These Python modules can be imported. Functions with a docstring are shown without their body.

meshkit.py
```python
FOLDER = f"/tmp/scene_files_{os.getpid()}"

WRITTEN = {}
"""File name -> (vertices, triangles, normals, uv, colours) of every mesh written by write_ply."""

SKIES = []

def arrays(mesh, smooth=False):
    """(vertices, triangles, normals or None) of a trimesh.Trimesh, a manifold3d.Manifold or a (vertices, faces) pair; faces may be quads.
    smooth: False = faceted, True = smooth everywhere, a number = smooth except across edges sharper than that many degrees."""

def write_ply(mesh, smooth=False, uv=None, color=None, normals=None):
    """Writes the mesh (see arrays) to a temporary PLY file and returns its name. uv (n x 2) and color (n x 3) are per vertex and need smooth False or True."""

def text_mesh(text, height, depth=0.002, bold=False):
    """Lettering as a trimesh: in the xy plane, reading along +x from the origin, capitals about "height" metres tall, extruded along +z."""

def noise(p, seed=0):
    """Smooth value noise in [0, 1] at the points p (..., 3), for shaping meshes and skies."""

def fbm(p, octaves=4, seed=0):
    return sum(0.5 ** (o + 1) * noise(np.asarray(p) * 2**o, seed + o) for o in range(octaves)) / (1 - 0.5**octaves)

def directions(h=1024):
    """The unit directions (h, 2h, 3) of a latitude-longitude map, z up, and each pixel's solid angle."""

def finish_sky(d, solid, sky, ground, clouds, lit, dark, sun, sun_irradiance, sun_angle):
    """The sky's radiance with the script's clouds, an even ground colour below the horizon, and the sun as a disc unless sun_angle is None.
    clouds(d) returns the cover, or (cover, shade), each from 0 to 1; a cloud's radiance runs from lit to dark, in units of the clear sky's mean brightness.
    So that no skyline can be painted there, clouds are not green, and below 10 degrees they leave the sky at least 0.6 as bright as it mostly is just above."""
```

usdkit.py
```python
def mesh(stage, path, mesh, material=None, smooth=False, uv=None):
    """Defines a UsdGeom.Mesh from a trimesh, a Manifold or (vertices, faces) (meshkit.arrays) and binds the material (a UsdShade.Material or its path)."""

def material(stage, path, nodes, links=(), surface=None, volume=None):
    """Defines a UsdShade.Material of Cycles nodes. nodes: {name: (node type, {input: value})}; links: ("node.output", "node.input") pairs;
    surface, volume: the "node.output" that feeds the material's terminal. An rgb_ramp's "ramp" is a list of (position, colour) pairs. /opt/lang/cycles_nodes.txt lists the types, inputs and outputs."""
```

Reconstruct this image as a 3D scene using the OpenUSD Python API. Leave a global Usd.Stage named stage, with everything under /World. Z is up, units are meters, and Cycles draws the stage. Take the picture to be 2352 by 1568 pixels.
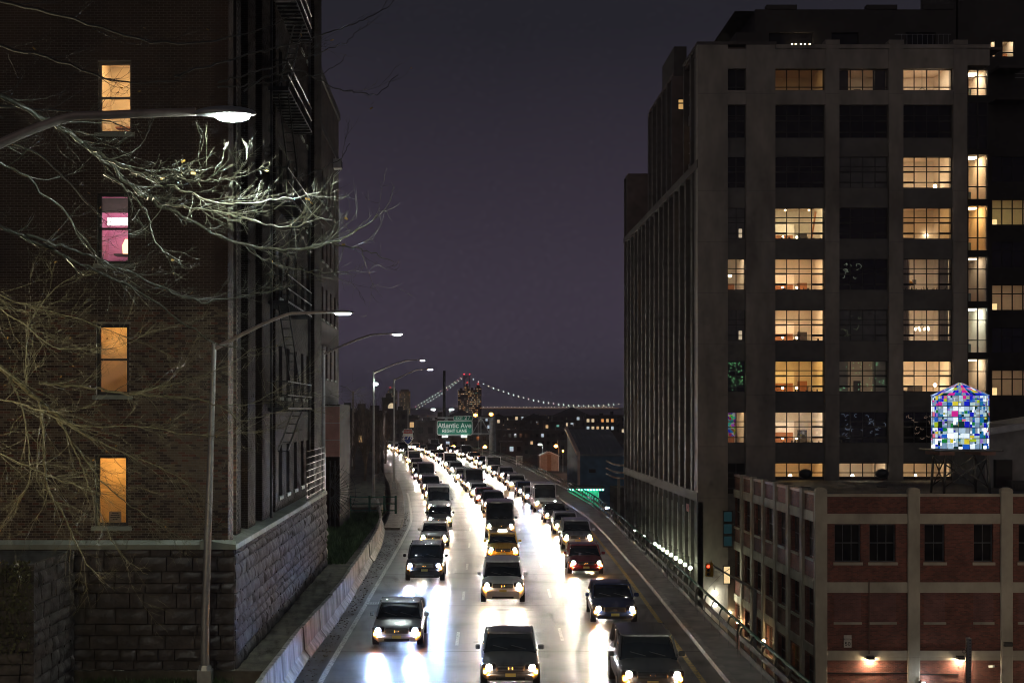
import math, random
import numpy as np, trimesh, usdkit, meshkit
from pxr import Usd, UsdGeom, UsdLux, UsdShade, Gf, Sdf
from scipy.interpolate import PchipInterpolator

rnd = random.Random(7)
nrs = np.random.RandomState(11)
stage = Usd.Stage.CreateInMemory()
UsdGeom.SetStageUpAxis(stage, 'Z')
UsdGeom.SetStageMetersPerUnit(stage, 1.0)
UsdGeom.Xform.Define(stage, '/World')
UsdGeom.Scope.Define(stage, '/World/Looks')

# ------------------------------------------------------------------ camera, sky, light, exposure
CAMZ = 8.4                       # the footbridge the picture was taken from, metres above the carriageway
FPX, VX, VY = 3267.0, 1060.0, 945.0   # lens length and vanishing point on a 2352 x 1568 print of the photograph
cam = UsdGeom.Camera.Define(stage, '/World/camera')
cam.CreateHorizontalApertureAttr(36.0)
cam.CreateVerticalApertureAttr(24.0)
cam.CreateFocalLengthAttr(FPX / 2352 * 36)
cam.CreateHorizontalApertureOffsetAttr((1176 - VX) / 2352 * 36)
cam.CreateVerticalApertureOffsetAttr((VY - 784) / 2352 * 36)
cam.CreateClippingRangeAttr(Gf.Vec2f(0.1, 60000))
cam.CreateExposureAttr(0.0)
cam.AddTranslateOp().Set((0, 0, CAMZ))
cam.AddRotateXOp().Set(90)

# night sky: the last blue of a set sun plus the even violet glow of a lit city, a little stronger low down
usdkit.material(stage, '/World/Looks/night_sky', {
    'sky': ('sky_texture', {'sky_type': 'single_scattering', 'sun_disc': False, 'sun_elevation': -0.12, 'sun_rotation': -1.2}),
    'tc': ('texture_coordinate', {}), 'sep': ('separate_xyz', {}),
    'ramp': ('rgb_ramp', {'ramp': [(0, (.60, .53, .78)), (.06, (.58, .46, .70)), (.15, (.39, .315, .47)), (.26, (.18, .175, .24)), (1, (.09, .10, .15))]}),
    'nz': ('noise_texture', {'scale': 2.2, 'detail': 3}),
    'nr': ('rgb_ramp', {'ramp': [(.3, (.84, .84, .87)), (.7, (1.14, 1.10, 1.10))]}),
    'mul': ('mix_color', {'blend_type': 'multiply', 'fac': 1.0}),
    'add': ('mix_color', {'blend_type': 'add', 'fac': 1.0}),
    'bg': ('background_shader', {'strength': 0.1})},
    [('tc.generated', 'sep.vector'), ('tc.generated', 'nz.vector'), ('sep.z', 'ramp.fac'), ('nz.fac', 'nr.fac'), ('ramp.color', 'mul.a'), ('nr.color', 'mul.b'),
     ('mul.result', 'add.a'), ('sky.color', 'add.b'), ('add.result', 'bg.color')], surface='bg.background')
dome = UsdLux.DomeLight.Define(stage, '/World/sky')
dome.GetPrim().SetCustomDataByKey('kind', 'structure')
UsdShade.MaterialBindingAPI.Apply(dome.GetPrim()).Bind(UsdShade.Material.Get(stage, '/World/Looks/night_sky'))
# one weak, very broad distant light: the glow of the city behind the camera
glow = UsdLux.DistantLight.Define(stage, '/World/city_glow')
glow.CreateIntensityAttr(0.036)
glow.CreateAngleAttr(50.0)
glow.CreateNormalizeAttr(True)
glow.CreateColorAttr(Gf.Vec3f(1.0, .86, .72))
glow.AddRotateZOp().Set(-28)
glow.AddRotateXOp().Set(68)

LAMP = 0.36      # strength of street lamps
HEAD = 0.30      # strength of head lamps
ROOM = 1.2      # strength of lamps inside rooms

# ------------------------------------------------------------------ helpers
def px(X, Y, y):
    """the point at depth y (metres) that the camera sees at X, Y of the 2352-wide print"""
    return np.array([(X - VX) * y / FPX, y, CAMZ - (Y - VY) * y / FPX])

class MB:
    def __init__(s): s.v, s.f, s.n = [], [], 0
    def add(s, v, f):
        v = np.asarray(v, float); f = np.asarray(f, int)
        if f.shape[1] == 4: f = np.vstack([f[:, [0, 1, 2]], f[:, [0, 2, 3]]])
        s.v.append(v); s.f.append(f + s.n); s.n += len(v); return s
    def box(s, x0, x1, y0, y1, z0, z1):
        x0, x1 = min(x0, x1), max(x0, x1); y0, y1 = min(y0, y1), max(y0, y1); z0, z1 = min(z0, z1), max(z0, z1)
        v = [(x, y, z) for x in (x0, x1) for y in (y0, y1) for z in (z0, z1)]
        return s.add(v, BOXF)
    def cbox(s, x0, x1, y0, y1, z0, z1, c=.02):
        """box with chamfered edges"""
        x0, x1 = min(x0, x1), max(x0, x1); y0, y1 = min(y0, y1), max(y0, y1); z0, z1 = min(z0, z1), max(z0, z1)
        c = min(c, (x1 - x0) * .45, (y1 - y0) * .45, (z1 - z0) * .45)
        p = [(x, y, z) for a in (0, 1) for x, y, z in itcorn(x0, x1, y0, y1, z0, z1, c)]
        m = trimesh.convex.convex_hull(np.array(p))
        return s.add(m.vertices, m.faces)
    def obox(s, c, size, rz=0, rx=0, ry=0):
        v = np.array([(x, y, z) for x in (-.5, .5) for y in (-.5, .5) for z in (-.5, .5)]) * size
        for ax, a in ((0, rx), (1, ry), (2, rz)):
            if a:
                ca, sa = math.cos(a), math.sin(a); i, j = [(1, 2), (2, 0), (0, 1)][ax]
                vi, vj = v[:, i].copy(), v[:, j].copy(); v[:, i] = ca * vi - sa * vj; v[:, j] = sa * vi + ca * vj
        return s.add(v + np.asarray(c), BOXF)
    def bar(s, p, q, w, h=None):
        """square bar from p to q"""
        return s.tube([p, q], [w * .7071] * 2 if h is None else [w] * 2, 4, True)
    def tube(s, pts, r, sides=8, caps=True):
        p = np.asarray(pts, float); n = len(p)
        r = np.broadcast_to(np.asarray(r, float), (n,))
        t = np.gradient(p, axis=0); t /= np.linalg.norm(t, axis=1, keepdims=True) + 1e-12
        ref = np.array([0, 0, 1.]) if abs(t[:, 2]).mean() < .85 else np.array([0, 1., 0])
        a = np.cross(t, ref); a /= np.linalg.norm(a, axis=1, keepdims=True) + 1e-12
        b = np.cross(t, a)
        ang = (np.arange(sides) + .5) * 2 * np.pi / sides
        v = p[:, None] + r[:, None, None] * (np.cos(ang)[None, :, None] * a[:, None] + np.sin(ang)[None, :, None] * b[:, None])
        i, j = np.meshgrid(np.arange(n - 1), np.arange(sides), indexing='ij')
        q = np.stack([i * sides + j, i * sides + (j + 1) % sides, (i + 1) * sides + (j + 1) % sides, (i + 1) * sides + j], -1).reshape(-1, 4)
        f = np.vstack([q[:, [0, 1, 2]], q[:, [0, 2, 3]]])
        if caps:
            k = np.arange(1, sides - 1)
            c0 = np.stack([np.zeros_like(k), k + 1, k], 1); o = (n - 1) * sides
            f = np.vstack([f, c0, np.stack([np.full_like(k, o), o + k, o + k + 1], 1)])
        return s.add(v.reshape(-1, 3), f)
    def sphere(s, c, r, sub=1, sc=(1, 1, 1)):
        m = trimesh.creation.icosphere(sub, r); return s.add(np.array(m.vertices) * sc + np.asarray(c), m.faces)
    def tm(s, m, R=None, t=(0, 0, 0)):
        v = np.array(m.vertices)
        if R is not None: v = v @ np.asarray(R).T
        return s.add(v + np.asarray(t), m.faces)
    def quad(s, a, b, c, d): return s.add([a, b, c, d], [[0, 1, 2, 3]])
    def prism(s, poly, axis, a0, a1):
        """a closed polygon (convex or not) in the plane across the axis, extruded from a0 to a1"""
        from shapely.geometry import Polygon
        m = trimesh.creation.extrude_polygon(Polygon(poly), a1 - a0, engine='earcut'); v = np.array(m.vertices)
        p, q, h = v[:, 0], v[:, 1], v[:, 2] + a0
        o = {'x': (h, p, q), 'y': (p, h, q), 'z': (p, q, h)}[axis]
        return s.add(np.stack(o, 1), m.faces)
    def fb(s, F, u0, u1, v0, v1, d0, d1):
        a, b = F(u0, v0, d0), F(u1, v1, d1)
        return s.box(a[0], b[0], a[1], b[1], a[2], b[2])
    def out(s): return np.vstack(s.v), np.vstack(s.f)
BOXF = [[0, 1, 3, 2], [4, 6, 7, 5], [0, 4, 5, 1], [2, 3, 7, 6], [0, 2, 6, 4], [1, 5, 7, 3]]
def itcorn(x0, x1, y0, y1, z0, z1, c):
    for X, sx in ((x0, c), (x1, -c)):
        for Y, sy in ((y0, c), (y1, -c)):
            for Z, sz in ((z0, c), (z1, -c)):
                yield X + sx, Y + sy, Z
                yield X + sx, Y, Z + sz
                yield X, Y + sy, Z + sz

def front(Y0):  # a wall that faces the camera (towards -y): u = x, v = z, d = out of the wall
    return lambda u, v, d: (u, Y0 - d, v)
def sideR(X0):  # a wall facing +x: u = y
    return lambda u, v, d: (X0 + d, u, v)
def sideL(X0):  # a wall facing -x
    return lambda u, v, d: (X0 - d, u, v)

_names = {}
def numbered(parent, name):
    k = _names.setdefault((parent, name), 0); _names[(parent, name)] = k + 1
    return name if k == 0 else '%s_%03d' % (name, k)
def tag(p, label=None, cat=None, group=None, kind=None):
    for k, v in (('label', label), ('category', cat), ('group', group), ('kind', kind)):
        if v: p.SetCustomDataByKey(k, v)
    return p
def path(p): return '/World' if p is None else str(p.GetPath())
def obj(name, mb, mat, parent=None, smooth=False, label=None, cat=None, group=None, kind=None):
    par = path(parent); pth = par + '/' + numbered(par, name)
    m = usdkit.mesh(stage, pth, mb.out() if isinstance(mb, MB) else mb, mat, smooth)
    return tag(m.GetPrim(), label, cat, group, kind)
def thing(name, label, cat, group=None, loc=None, rz=0, kind=None):
    x = UsdGeom.Xform.Define(stage, '/World/' + numbered('/World', name))
    if loc is not None: x.AddTranslateOp().Set(tuple(map(float, loc)))
    if rz: x.AddRotateZOp().Set(math.degrees(rz))
    return tag(x.GetPrim(), label, cat, group, kind)
def part(name, parent):      # a part that is only a holder of its sub-parts
    par = path(parent); return UsdGeom.Xform.Define(stage, par + '/' + numbered(par, name)).GetPrim()
def copy(src, label, cat, group, loc, rz=0, name=None):
    x = UsdGeom.Xform.Define(stage, '/World/' + numbered('/World', name or src.GetName().rstrip('0123456789').rstrip('_')))
    x.AddTranslateOp().Set(tuple(map(float, loc)))
    if rz: x.AddRotateZOp().Set(math.degrees(rz))
    p = x.GetPrim(); p.GetReferences().AddInternalReference(src.GetPath()); p.SetInstanceable(True)
    return tag(p, label, cat, group)
def proto(name):             # a class prim that copies refer to; never drawn itself
    return stage.CreateClassPrim('/World/' + numbered('/World', name))

def ORD(i): return ('first second third fourth fifth sixth seventh eighth ninth tenth eleventh twelfth thirteenth fourteenth fifteenth sixteenth seventeenth eighteenth nineteenth'.split())[i] if i < 19 else ['twentieth', 'twenty-first', 'twenty-second', 'twenty-third', 'twenty-fourth', 'twenty-fifth', 'twenty-sixth', 'twenty-seventh', 'twenty-eighth', 'twenty-ninth', 'thirtieth', 'thirty-first', 'thirty-second', 'thirty-third', 'thirty-fourth'][i - 19]
def srgb(r, g, b): return tuple(((c / 255 + .055) / 1.055) ** 2.4 if c > 10 else c / 255 / 12.92 for c in (r, g, b))
L = '/World/Looks/'
def M(name, c, rough=.7, metal=0., var=.2, scale=1.5, bump=0., bscale=30., island=0., spec=.5, coord='geo', stretch=None, coat=0.):
    """principled material whose colour wanders with noise (real position of the surface), with fine relief"""
    n = {'g': ('geometry', {}), 'tc': ('texture_coordinate', {}),
         'm': ('mapping', {'scale': stretch or (1, 1, 1)}),
         'nz': ('noise_texture', {'scale': scale, 'detail': 5, 'roughness': .6}),
         'r': ('rgb_ramp', {'ramp': [(.3, tuple(k * (1 - var) for k in c)), (.7, tuple(min(1, k * (1 + var)) for k in c))]}),
         'p': ('principled_bsdf', {'roughness': rough, 'metallic': metal, 'specular_ior_level': spec, 'coat_weight': coat})}
    l = [('g.position' if coord == 'geo' else 'tc.object', 'm.vector'), ('m.vector', 'nz.vector'), ('nz.fac', 'r.fac')]
    if island:
        n['ir'] = ('rgb_ramp', {'ramp': [(0, (1 - island,) * 3), (1, (1 + island,) * 3)]})
        n['mu'] = ('mix_color', {'blend_type': 'multiply', 'fac': 1.0, 'use_clamp': False})
        l += [('g.random_per_island', 'ir.fac'), ('r.color', 'mu.a'), ('ir.color', 'mu.b'), ('mu.result', 'p.base_color')]
    else: l += [('r.color', 'p.base_color')]
    if bump:
        n['bn'] = ('noise_texture', {'scale': bscale, 'detail': 4}); n['b'] = ('bump', {'strength': bump, 'distance': .02})
        l += [('g.position', 'bn.vector'), ('bn.fac', 'b.height'), ('b.normal', 'p.normal')]
    return usdkit.material(stage, L + name, n, l, surface='p.BSDF')
def E(name, c, s):
    return usdkit.material(stage, L + name, {'e': ('emission', {'color': c, 'strength': float(s)})}, [], surface='e.emission')
def glass(name, tint=(1, 1, 1), rough=.02):
    return usdkit.material(stage, L + name, {'f': ('fresnel', {'IOR': 1.5}), 't': ('transparent_bsdf', {'color': tint}), 'g': ('glossy_bsdf', {'roughness': rough, 'color': (1, 1, 1)}), 'm': ('mix_closure', {})},
                           [('f.fac', 'm.fac'), ('t.BSDF', 'm.closure1'), ('g.BSDF', 'm.closure2')], surface='m.closure')
def wall_cells(mb, F, u0, u1, v0, v1, d0, d1, holes):
    """a wall with openings, as boxes butted end to end"""
    vs = sorted({v0, v1, *[min(max(h[k], v0), v1) for h in holes for k in (2, 3)]})
    for a, b in zip(vs, vs[1:]):
        if b - a < 1e-4: continue
        hs = sorted((max(h[0], u0), min(h[1], u1)) for h in holes if h[2] < b - 1e-5 and h[3] > a + 1e-5)
        x = u0
        for p, q in hs:
            if p > x + 1e-4: mb.fb(F, x, p, a, b, d0, d1)
            x = max(x, q)
        if u1 > x + 1e-4: mb.fb(F, x, u1, a, b, d0, d1)
    return mb

# ------------------------------------------------------------------ materials
asphalt = usdkit.material(stage, L + 'damp_asphalt', {
    'g': ('geometry', {}), 'm': ('mapping', {'scale': (1.6, .06, 1)}), 'n1': ('noise_texture', {'scale': 1.0, 'detail': 5}), 'n2': ('noise_texture', {'scale': 45, 'detail': 3}),
    'n3': ('noise_texture', {'scale': .35, 'detail': 4}), 'w': ('voronoi_texture', {'feature': 'distance_to_edge', 'scale': .22}), 'n4': ('noise_texture', {'scale': 1.3, 'detail': 4}),
    'wm': ('mix_vector', {'fac': .12}), 'wr': ('rgb_ramp', {'ramp': [(0, (.45, .45, .45)), (.006, (.5, .5, .5)), (.012, (1, 1, 1)), (1, (1, 1, 1))]}),
    'r1': ('rgb_ramp', {'ramp': [(.3, (.030, .030, .032)), (.7, (.085, .083, .081))]}), 'r2': ('rgb_ramp', {'ramp': [(.35, (.55, .55, .55)), (.65, (1.4, 1.4, 1.4))]}),
    'r3': ('rgb_ramp', {'ramp': [(.3, (.27, .27, .27)), (.7, (.40, .40, .40))]}), 'mu': ('mix_color', {'blend_type': 'multiply', 'fac': 1.0, 'use_clamp': False}), 'mu2': ('mix_color', {'blend_type': 'multiply', 'fac': .8, 'use_clamp': False}),
    'b': ('bump', {'strength': .16, 'distance': .01}), 'p': ('principled_bsdf', {'specular_ior_level': .6})},
    [('g.position', 'm.vector'), ('m.vector', 'n1.vector'), ('g.position', 'n2.vector'), ('g.position', 'n3.vector'), ('g.position', 'n4.vector'), ('n4.color', 'wm.b'), ('g.position', 'wm.a'), ('wm.result', 'w.vector'), ('w.distance', 'wr.fac'),
     ('n1.fac', 'r1.fac'), ('n2.fac', 'r2.fac'), ('r1.color', 'mu.a'), ('r2.color', 'mu.b'), ('mu.result', 'mu2.a'), ('wr.color', 'mu2.b'), ('mu2.result', 'p.base_color'), ('n3.fac', 'r3.fac'), ('r3.color', 'p.roughness'), ('n2.fac', 'b.height'), ('b.normal', 'p.normal')], surface='p.BSDF')
def worn_paint(name, c):
    return usdkit.material(stage, L + name, {'g': ('geometry', {}), 'n': ('noise_texture', {'scale': 9, 'detail': 6, 'roughness': .7}), 'r': ('rgb_ramp', {'ramp': [(.40, (.09, .09, .09)), (.52, c), (1, c)]}), 'p': ('principled_bsdf', {'roughness': .55})},
                           [('g.position', 'n.vector'), ('n.fac', 'r.fac'), ('r.color', 'p.base_color')], surface='p.BSDF')
white_paint = worn_paint('worn_white_paint', (.55, .55, .53)); yellow_paint = worn_paint('worn_yellow_paint', (.50, .35, .06))
tar = M('tar_joint', (.02, .02, .02), .5)
concrete = M('weathered_concrete', (.30, .285, .26), .85, var=.35, scale=1.1, bump=.25, bscale=12)
barrier_mat = M('stained_barrier_concrete', (.30, .275, .25), .85, var=.6, scale=2.2, stretch=(1, 1, .25), spec=.2, bump=.25, bscale=9)
kerb_mat = M('kerb_stone', (.20, .18, .16), .9, var=.3, scale=2)
walk_mat = M('walkway_concrete', (.17, .155, .14), .85, var=.35, scale=1.4, bump=.2)
dirt = M('dry_earth', (.10, .085, .065), .95, var=.5, scale=1.2, bump=.5, bscale=8)
street_mat = M('street_asphalt', (.05, .05, .052), .6, var=.3)
far_ground = M('far_ground', (.035, .033, .035), .9, var=.5, scale=.02)
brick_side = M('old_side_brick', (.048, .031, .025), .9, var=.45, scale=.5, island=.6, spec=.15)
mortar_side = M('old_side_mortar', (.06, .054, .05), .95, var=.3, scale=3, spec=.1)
brick_dark = M('old_brick', (.125, .078, .058), .85, var=.45, scale=.5, island=.6)
brick_tan = M('old_tan_brick', (.21, .155, .105), .85, var=.3, scale=.5, island=.45)
brick_red = M('red_brick_piece', (.20, .085, .055), .85, var=.3, scale=.5, island=.45)
mortar = M('old_mortar', (.24, .22, .19), .95, var=.3, scale=3)
stone_mat = M('rock_faced_stone', (.125, .108, .104), .9, var=.4, scale=1.7, bump=.8, bscale=14, island=.35)
coping_mat = M('coping_stone', (.25, .27, .23), .8, var=.25, scale=1.2, bump=.15)
iron = M('black_iron', (.015, .016, .018), .45, var=.3)
green_iron = M('green_painted_iron', (.03, .11, .08), .45, var=.3)
galv = M('galvanised_steel', (.38, .38, .37), .42, metal=.7, var=.15, scale=4)
rust_steel = M('painted_arm_steel', (.30, .25, .22), .5, metal=.3, var=.3, scale=5)
rail_mat = M('weathered_rail_paint', (.05, .053, .05), .85, var=.4, scale=3, spec=.08)
rail_green = M('dull_green_rail', (.02, .06, .045), .8, var=.3, spec=.12)
frame_dark = M('dark_window_frame', (.018, .017, .016), .5, var=.2)
frame_light = M('pale_window_frame', (.24, .20, .17), .6, var=.2)
dark_pane = usdkit.material(stage, L + 'dark_pane', {'g': ('geometry', {}), 'n': ('noise_texture', {'scale': .8, 'detail': 2}), 'r': ('rgb_ramp', {'ramp': [(.3, (.006, .006, .008)), (.7, (.022, .02, .02))]}), 'p': ('principled_bsdf', {'roughness': .06})},
                            [('g.position', 'n.vector'), ('n.fac', 'r.fac'), ('r.color', 'p.base_color')], surface='p.BSDF')
grey_pane = M('blind_behind_pane', (.10, .10, .095), .12, var=.3, scale=.7)
clear_pane = glass('clear_pane')
loft_conc = M('loft_concrete', (.215, .195, .175), .85, var=.38, scale=.5, bump=.12, bscale=5, stretch=(1, 1, .4))
loft_span = M('loft_spandrel', (.105, .100, .098), .8, var=.2, scale=.5)
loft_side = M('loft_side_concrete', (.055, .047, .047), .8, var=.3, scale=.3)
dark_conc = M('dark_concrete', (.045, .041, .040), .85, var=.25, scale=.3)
roof_mat = M('roof_felt', (.05, .05, .06), .8, var=.4, scale=.8)
black_mat = M('black_panel', (.006, .006, .006), .6)
cream_conc = M('cream_frame_concrete', (.36, .33, .27), .85, var=.3, scale=.6, bump=.15, bscale=8, stretch=(1, 1, .5))
def brick_tex(name, a, b, mo, w=.215, h=.075):
    return usdkit.material(stage, L + name, {'g': ('geometry', {}), 's': ('separate_xyz', {}), 'ad': ('math', {'math_type': 'add'}), 'c': ('combine_xyz', {}),
        'b': ('brick_texture', {'scale': 1.0, 'brick_width': w, 'row_height': h, 'mortar_size': .006, 'mortar_smooth': .3, 'color1': a, 'color2': b, 'mortar': mo}),
        'n': ('noise_texture', {'scale': .7, 'detail': 6, 'roughness': .65}), 'r': ('rgb_ramp', {'ramp': [(.3, (.55, .55, .58)), (.7, (1.25, 1.2, 1.15))]}),
        'mu': ('mix_color', {'blend_type': 'multiply', 'fac': 1.0, 'use_clamp': False}), 'bu': ('bump', {'strength': .5, 'distance': .01, 'invert': True}), 'p': ('principled_bsdf', {'roughness': .85})},
        [('g.position', 's.vector'), ('s.x', 'ad.value1'), ('s.y', 'ad.value2'), ('ad.value', 'c.x'), ('s.z', 'c.y'), ('c.vector', 'b.vector'), ('g.position', 'n.vector'), ('n.fac', 'r.fac'), ('b.color', 'mu.a'), ('r.color', 'mu.b'),
         ('mu.result', 'p.base_color'), ('b.fac', 'bu.height'), ('bu.normal', 'p.normal')], surface='p.BSDF')
red_wall = brick_tex('red_brick_wall', (.22, .075, .054), (.115, .046, .038), (.16, .11, .09))
purple_infill = brick_tex('infill_brick_wall', (.20, .085, .075), (.14, .062, .058), (.19, .13, .12))
dark_wall = brick_tex('dark_brick_wall', (.075, .05, .045), (.05, .034, .03), (.09, .075, .065))
pink_panel = M('pink_panel', (.34, .18, .15), .7, var=.2, scale=1)
bark = M('bark', (.15, .14, .085), .45, var=.5, scale=12, spec=.6, bump=.5, bscale=50)
dark_bark = M('dark_bark', (.035, .03, .028), .7, var=.3, scale=5)
twig_mat = M('twig_bark', (.075, .07, .045), .24, var=.5, scale=14, spec=1.0, bump=.5, bscale=60)
far_twig = M('far_twigs', (.10, .075, .055), .7, var=.3)
leaf_mat = M('yellow_leaf', (.30, .17, .03), .6, var=.4, scale=9)
grass_mat = M('night_grass', (.055, .095, .03), .7, var=.5, scale=3)
ivy_mat = M('ivy_stems', (.07, .075, .035), .7, var=.5, scale=4)
sign_green = M('sign_green', (.0, .17, .11), .4, var=.06)
sign_white = M('sign_white', (.72, .74, .72), .4, var=.06)
sign_back = M('sign_back_metal', (.34, .29, .25), .5, metal=.3, var=.2, scale=4)
sign_red = M('sign_red', (.5, .05, .04), .4); sign_blue = M('sign_blue', (.03, .06, .25), .4)
ink = M('sign_ink', (.02, .018, .016), .6)
wall_plaster = M('room_plaster', (.66, .60, .52), .9, var=.06); wood = M('room_wood', (.30, .12, .045), .55, var=.2, scale=3)
dark_furn = M('dark_furniture', (.03, .026, .022), .6); curtain_mat = M('curtain', (.42, .36, .30), .9, var=.1)
pink_wall = M('pink_room_wall', (.62, .26, .42), .9, var=.06)
lampE = E('street_lamp_glow', (.86, 1.0, .93), 2600 * LAMP)
lampEs = E('small_lamp_glow', (.86, 1.0, .95), 900 * LAMP)
sodiumE = E('sodium_lamp_glow', (1.0, .28, .03), 90 * LAMP)
headE = E('warm_headlamp_glow', (1.0, .90, .74), 15000 * HEAD)
headEx = E('xenon_headlamp_glow', (.33, .53, 1.0), 30000 * HEAD)
amberE = E('amber_marker_glow', (1.0, .32, .03), 900 * HEAD)
bulbE = E('warm_bulb_glow', (1.0, .72, .40), 45)
# ------------------------------------------------------------------ ground, carriageway
LY = PchipInterpolator([15, 44, 62, 104, 129, 157, 189, 230, 272, 330, 420], [-4.55, -4.4, -4.19, -3.83, -4.7, -6.2, -8.5, -10.8, -13.2, -20, -38])
RY = PchipInterpolator([15, 44, 79, 110, 127, 153, 189, 212, 256, 309, 420], [7.3, 8.2, 9.3, 9.9, 9.6, 8.8, 7.5, 6.6, 3.9, -2.2, -22])
FY = PchipInterpolator([15, 44, 79, 121, 153, 212, 256, 309, 420], [8.6, 9.15, 10.2, 11.1, 10.5, 8.4, 5.6, -.7, -21])
LOW = -9.5
ys = np.concatenate([np.arange(15, 200, 2.5), np.arange(200, 421, 4)])
def strip(mb, fa, fb, za, zb, y=ys, n=1):
    """a sheet along the road between the lines x = fa(y) and x = fb(y)"""
    cols = [np.stack([fa(y) + (fb(y) - fa(y)) * k / n, y, np.full_like(y, za + (zb - za) * k / n)], 1) for k in range(n + 1)]
    v = np.concatenate(cols); m = len(y); f = []
    for k in range(n):
        i = np.arange(m - 1); f.append(np.stack([k * m + i, (k + 1) * m + i, (k + 1) * m + i + 1, k * m + i + 1], 1))
    return mb.add(v, np.vstack(f))
def off(fn, d): return lambda y: fn(y) + d
g = MB(); g.quad((-6000, -300, LOW - .3), (6000, -300, LOW - .3), (6000, 12000, LOW - .3), (-6000, 12000, LOW - .3))
obj('ground', g, far_ground, kind='structure')
g = MB(); g.quad((11.5, -40, LOW - .29), (40, -40, LOW - .29), (40, 420, LOW - .29), (11.5, 420, LOW - .29))
obj('lower_street', g, street_mat, kind='structure')
g = strip(MB(), off(LY, -1.7), off(RY, .02), 0, 0, n=4); obj('road', g, asphalt, kind='structure')
mk = MB()
strip(mk, off(LY, -.08), off(LY, .10), .004, .004, y=ys[(ys < 150)])
obj('edge_line', mk, white_paint, kind='structure')
mk = strip(MB(), off(RY, -.78), off(RY, -.60), .004, .004, y=ys[ys < 300]); obj('yellow_edge_line', mk, yellow_paint, kind='structure')
def lane(u): return lambda y: LY(y) + .3 + (RY(y) - .9 - LY(y) - .3) * u
for u in (1 / 3, 2 / 3):
    k = 0
    for y0 in np.arange(38 + 3 * u, 250, 12.2):
        yy = np.linspace(y0, y0 + 3.1, 4)
        mk = strip(MB(), off(lane(u), -.06), off(lane(u), .06), .004, .004, y=yy); obj('lane_dash', mk, white_paint, kind='structure')
for k, y0 in enumerate([49.8, 61.6, 73.5, 85.2, 101, 116.5, 131]):       # expansion joints
    mk = MB(); x0, x1 = float(LY(y0)) - .7, float(RY(y0))
    n = 14; xs_ = np.linspace(x0, x1, n); wob = nrs.uniform(-.05, .05, n)
    for i in range(n - 1):
        mk.quad((xs_[i], y0 + wob[i], .003), (xs_[i + 1], y0 + wob[i + 1], .003), (xs_[i + 1], y0 + .16 + wob[i + 1], .003), (xs_[i], y0 + .16 + wob[i], .003))
    obj('expansion_joint', mk, tar, kind='structure')
pt = MB()                                                              # tar patches
for x, y0, a, b in ((2.0, 60.3, 1.0, .35), (.4, 74, .9, .3), (5.2, 70, 1.2, .3), (-2.6, 86, .8, .5), (1.0, 52, .5, .4), (-1.7, 55.5, .25, .6)):
    t = np.linspace(0, 2 * np.pi, 15)[:-1]; r = 1 + nrs.uniform(-.25, .25, 14)
    v = [(x, y0, .0035)] + [(x + a * q * math.cos(w), y0 + b * q * math.sin(w), .0035) for w, q in zip(t, r)]
    pt.add(v, [[0, 1 + i, 1 + (i + 1) % 14] for i in range(14)])
obj('tar_patch', pt, tar, kind='structure')
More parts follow.
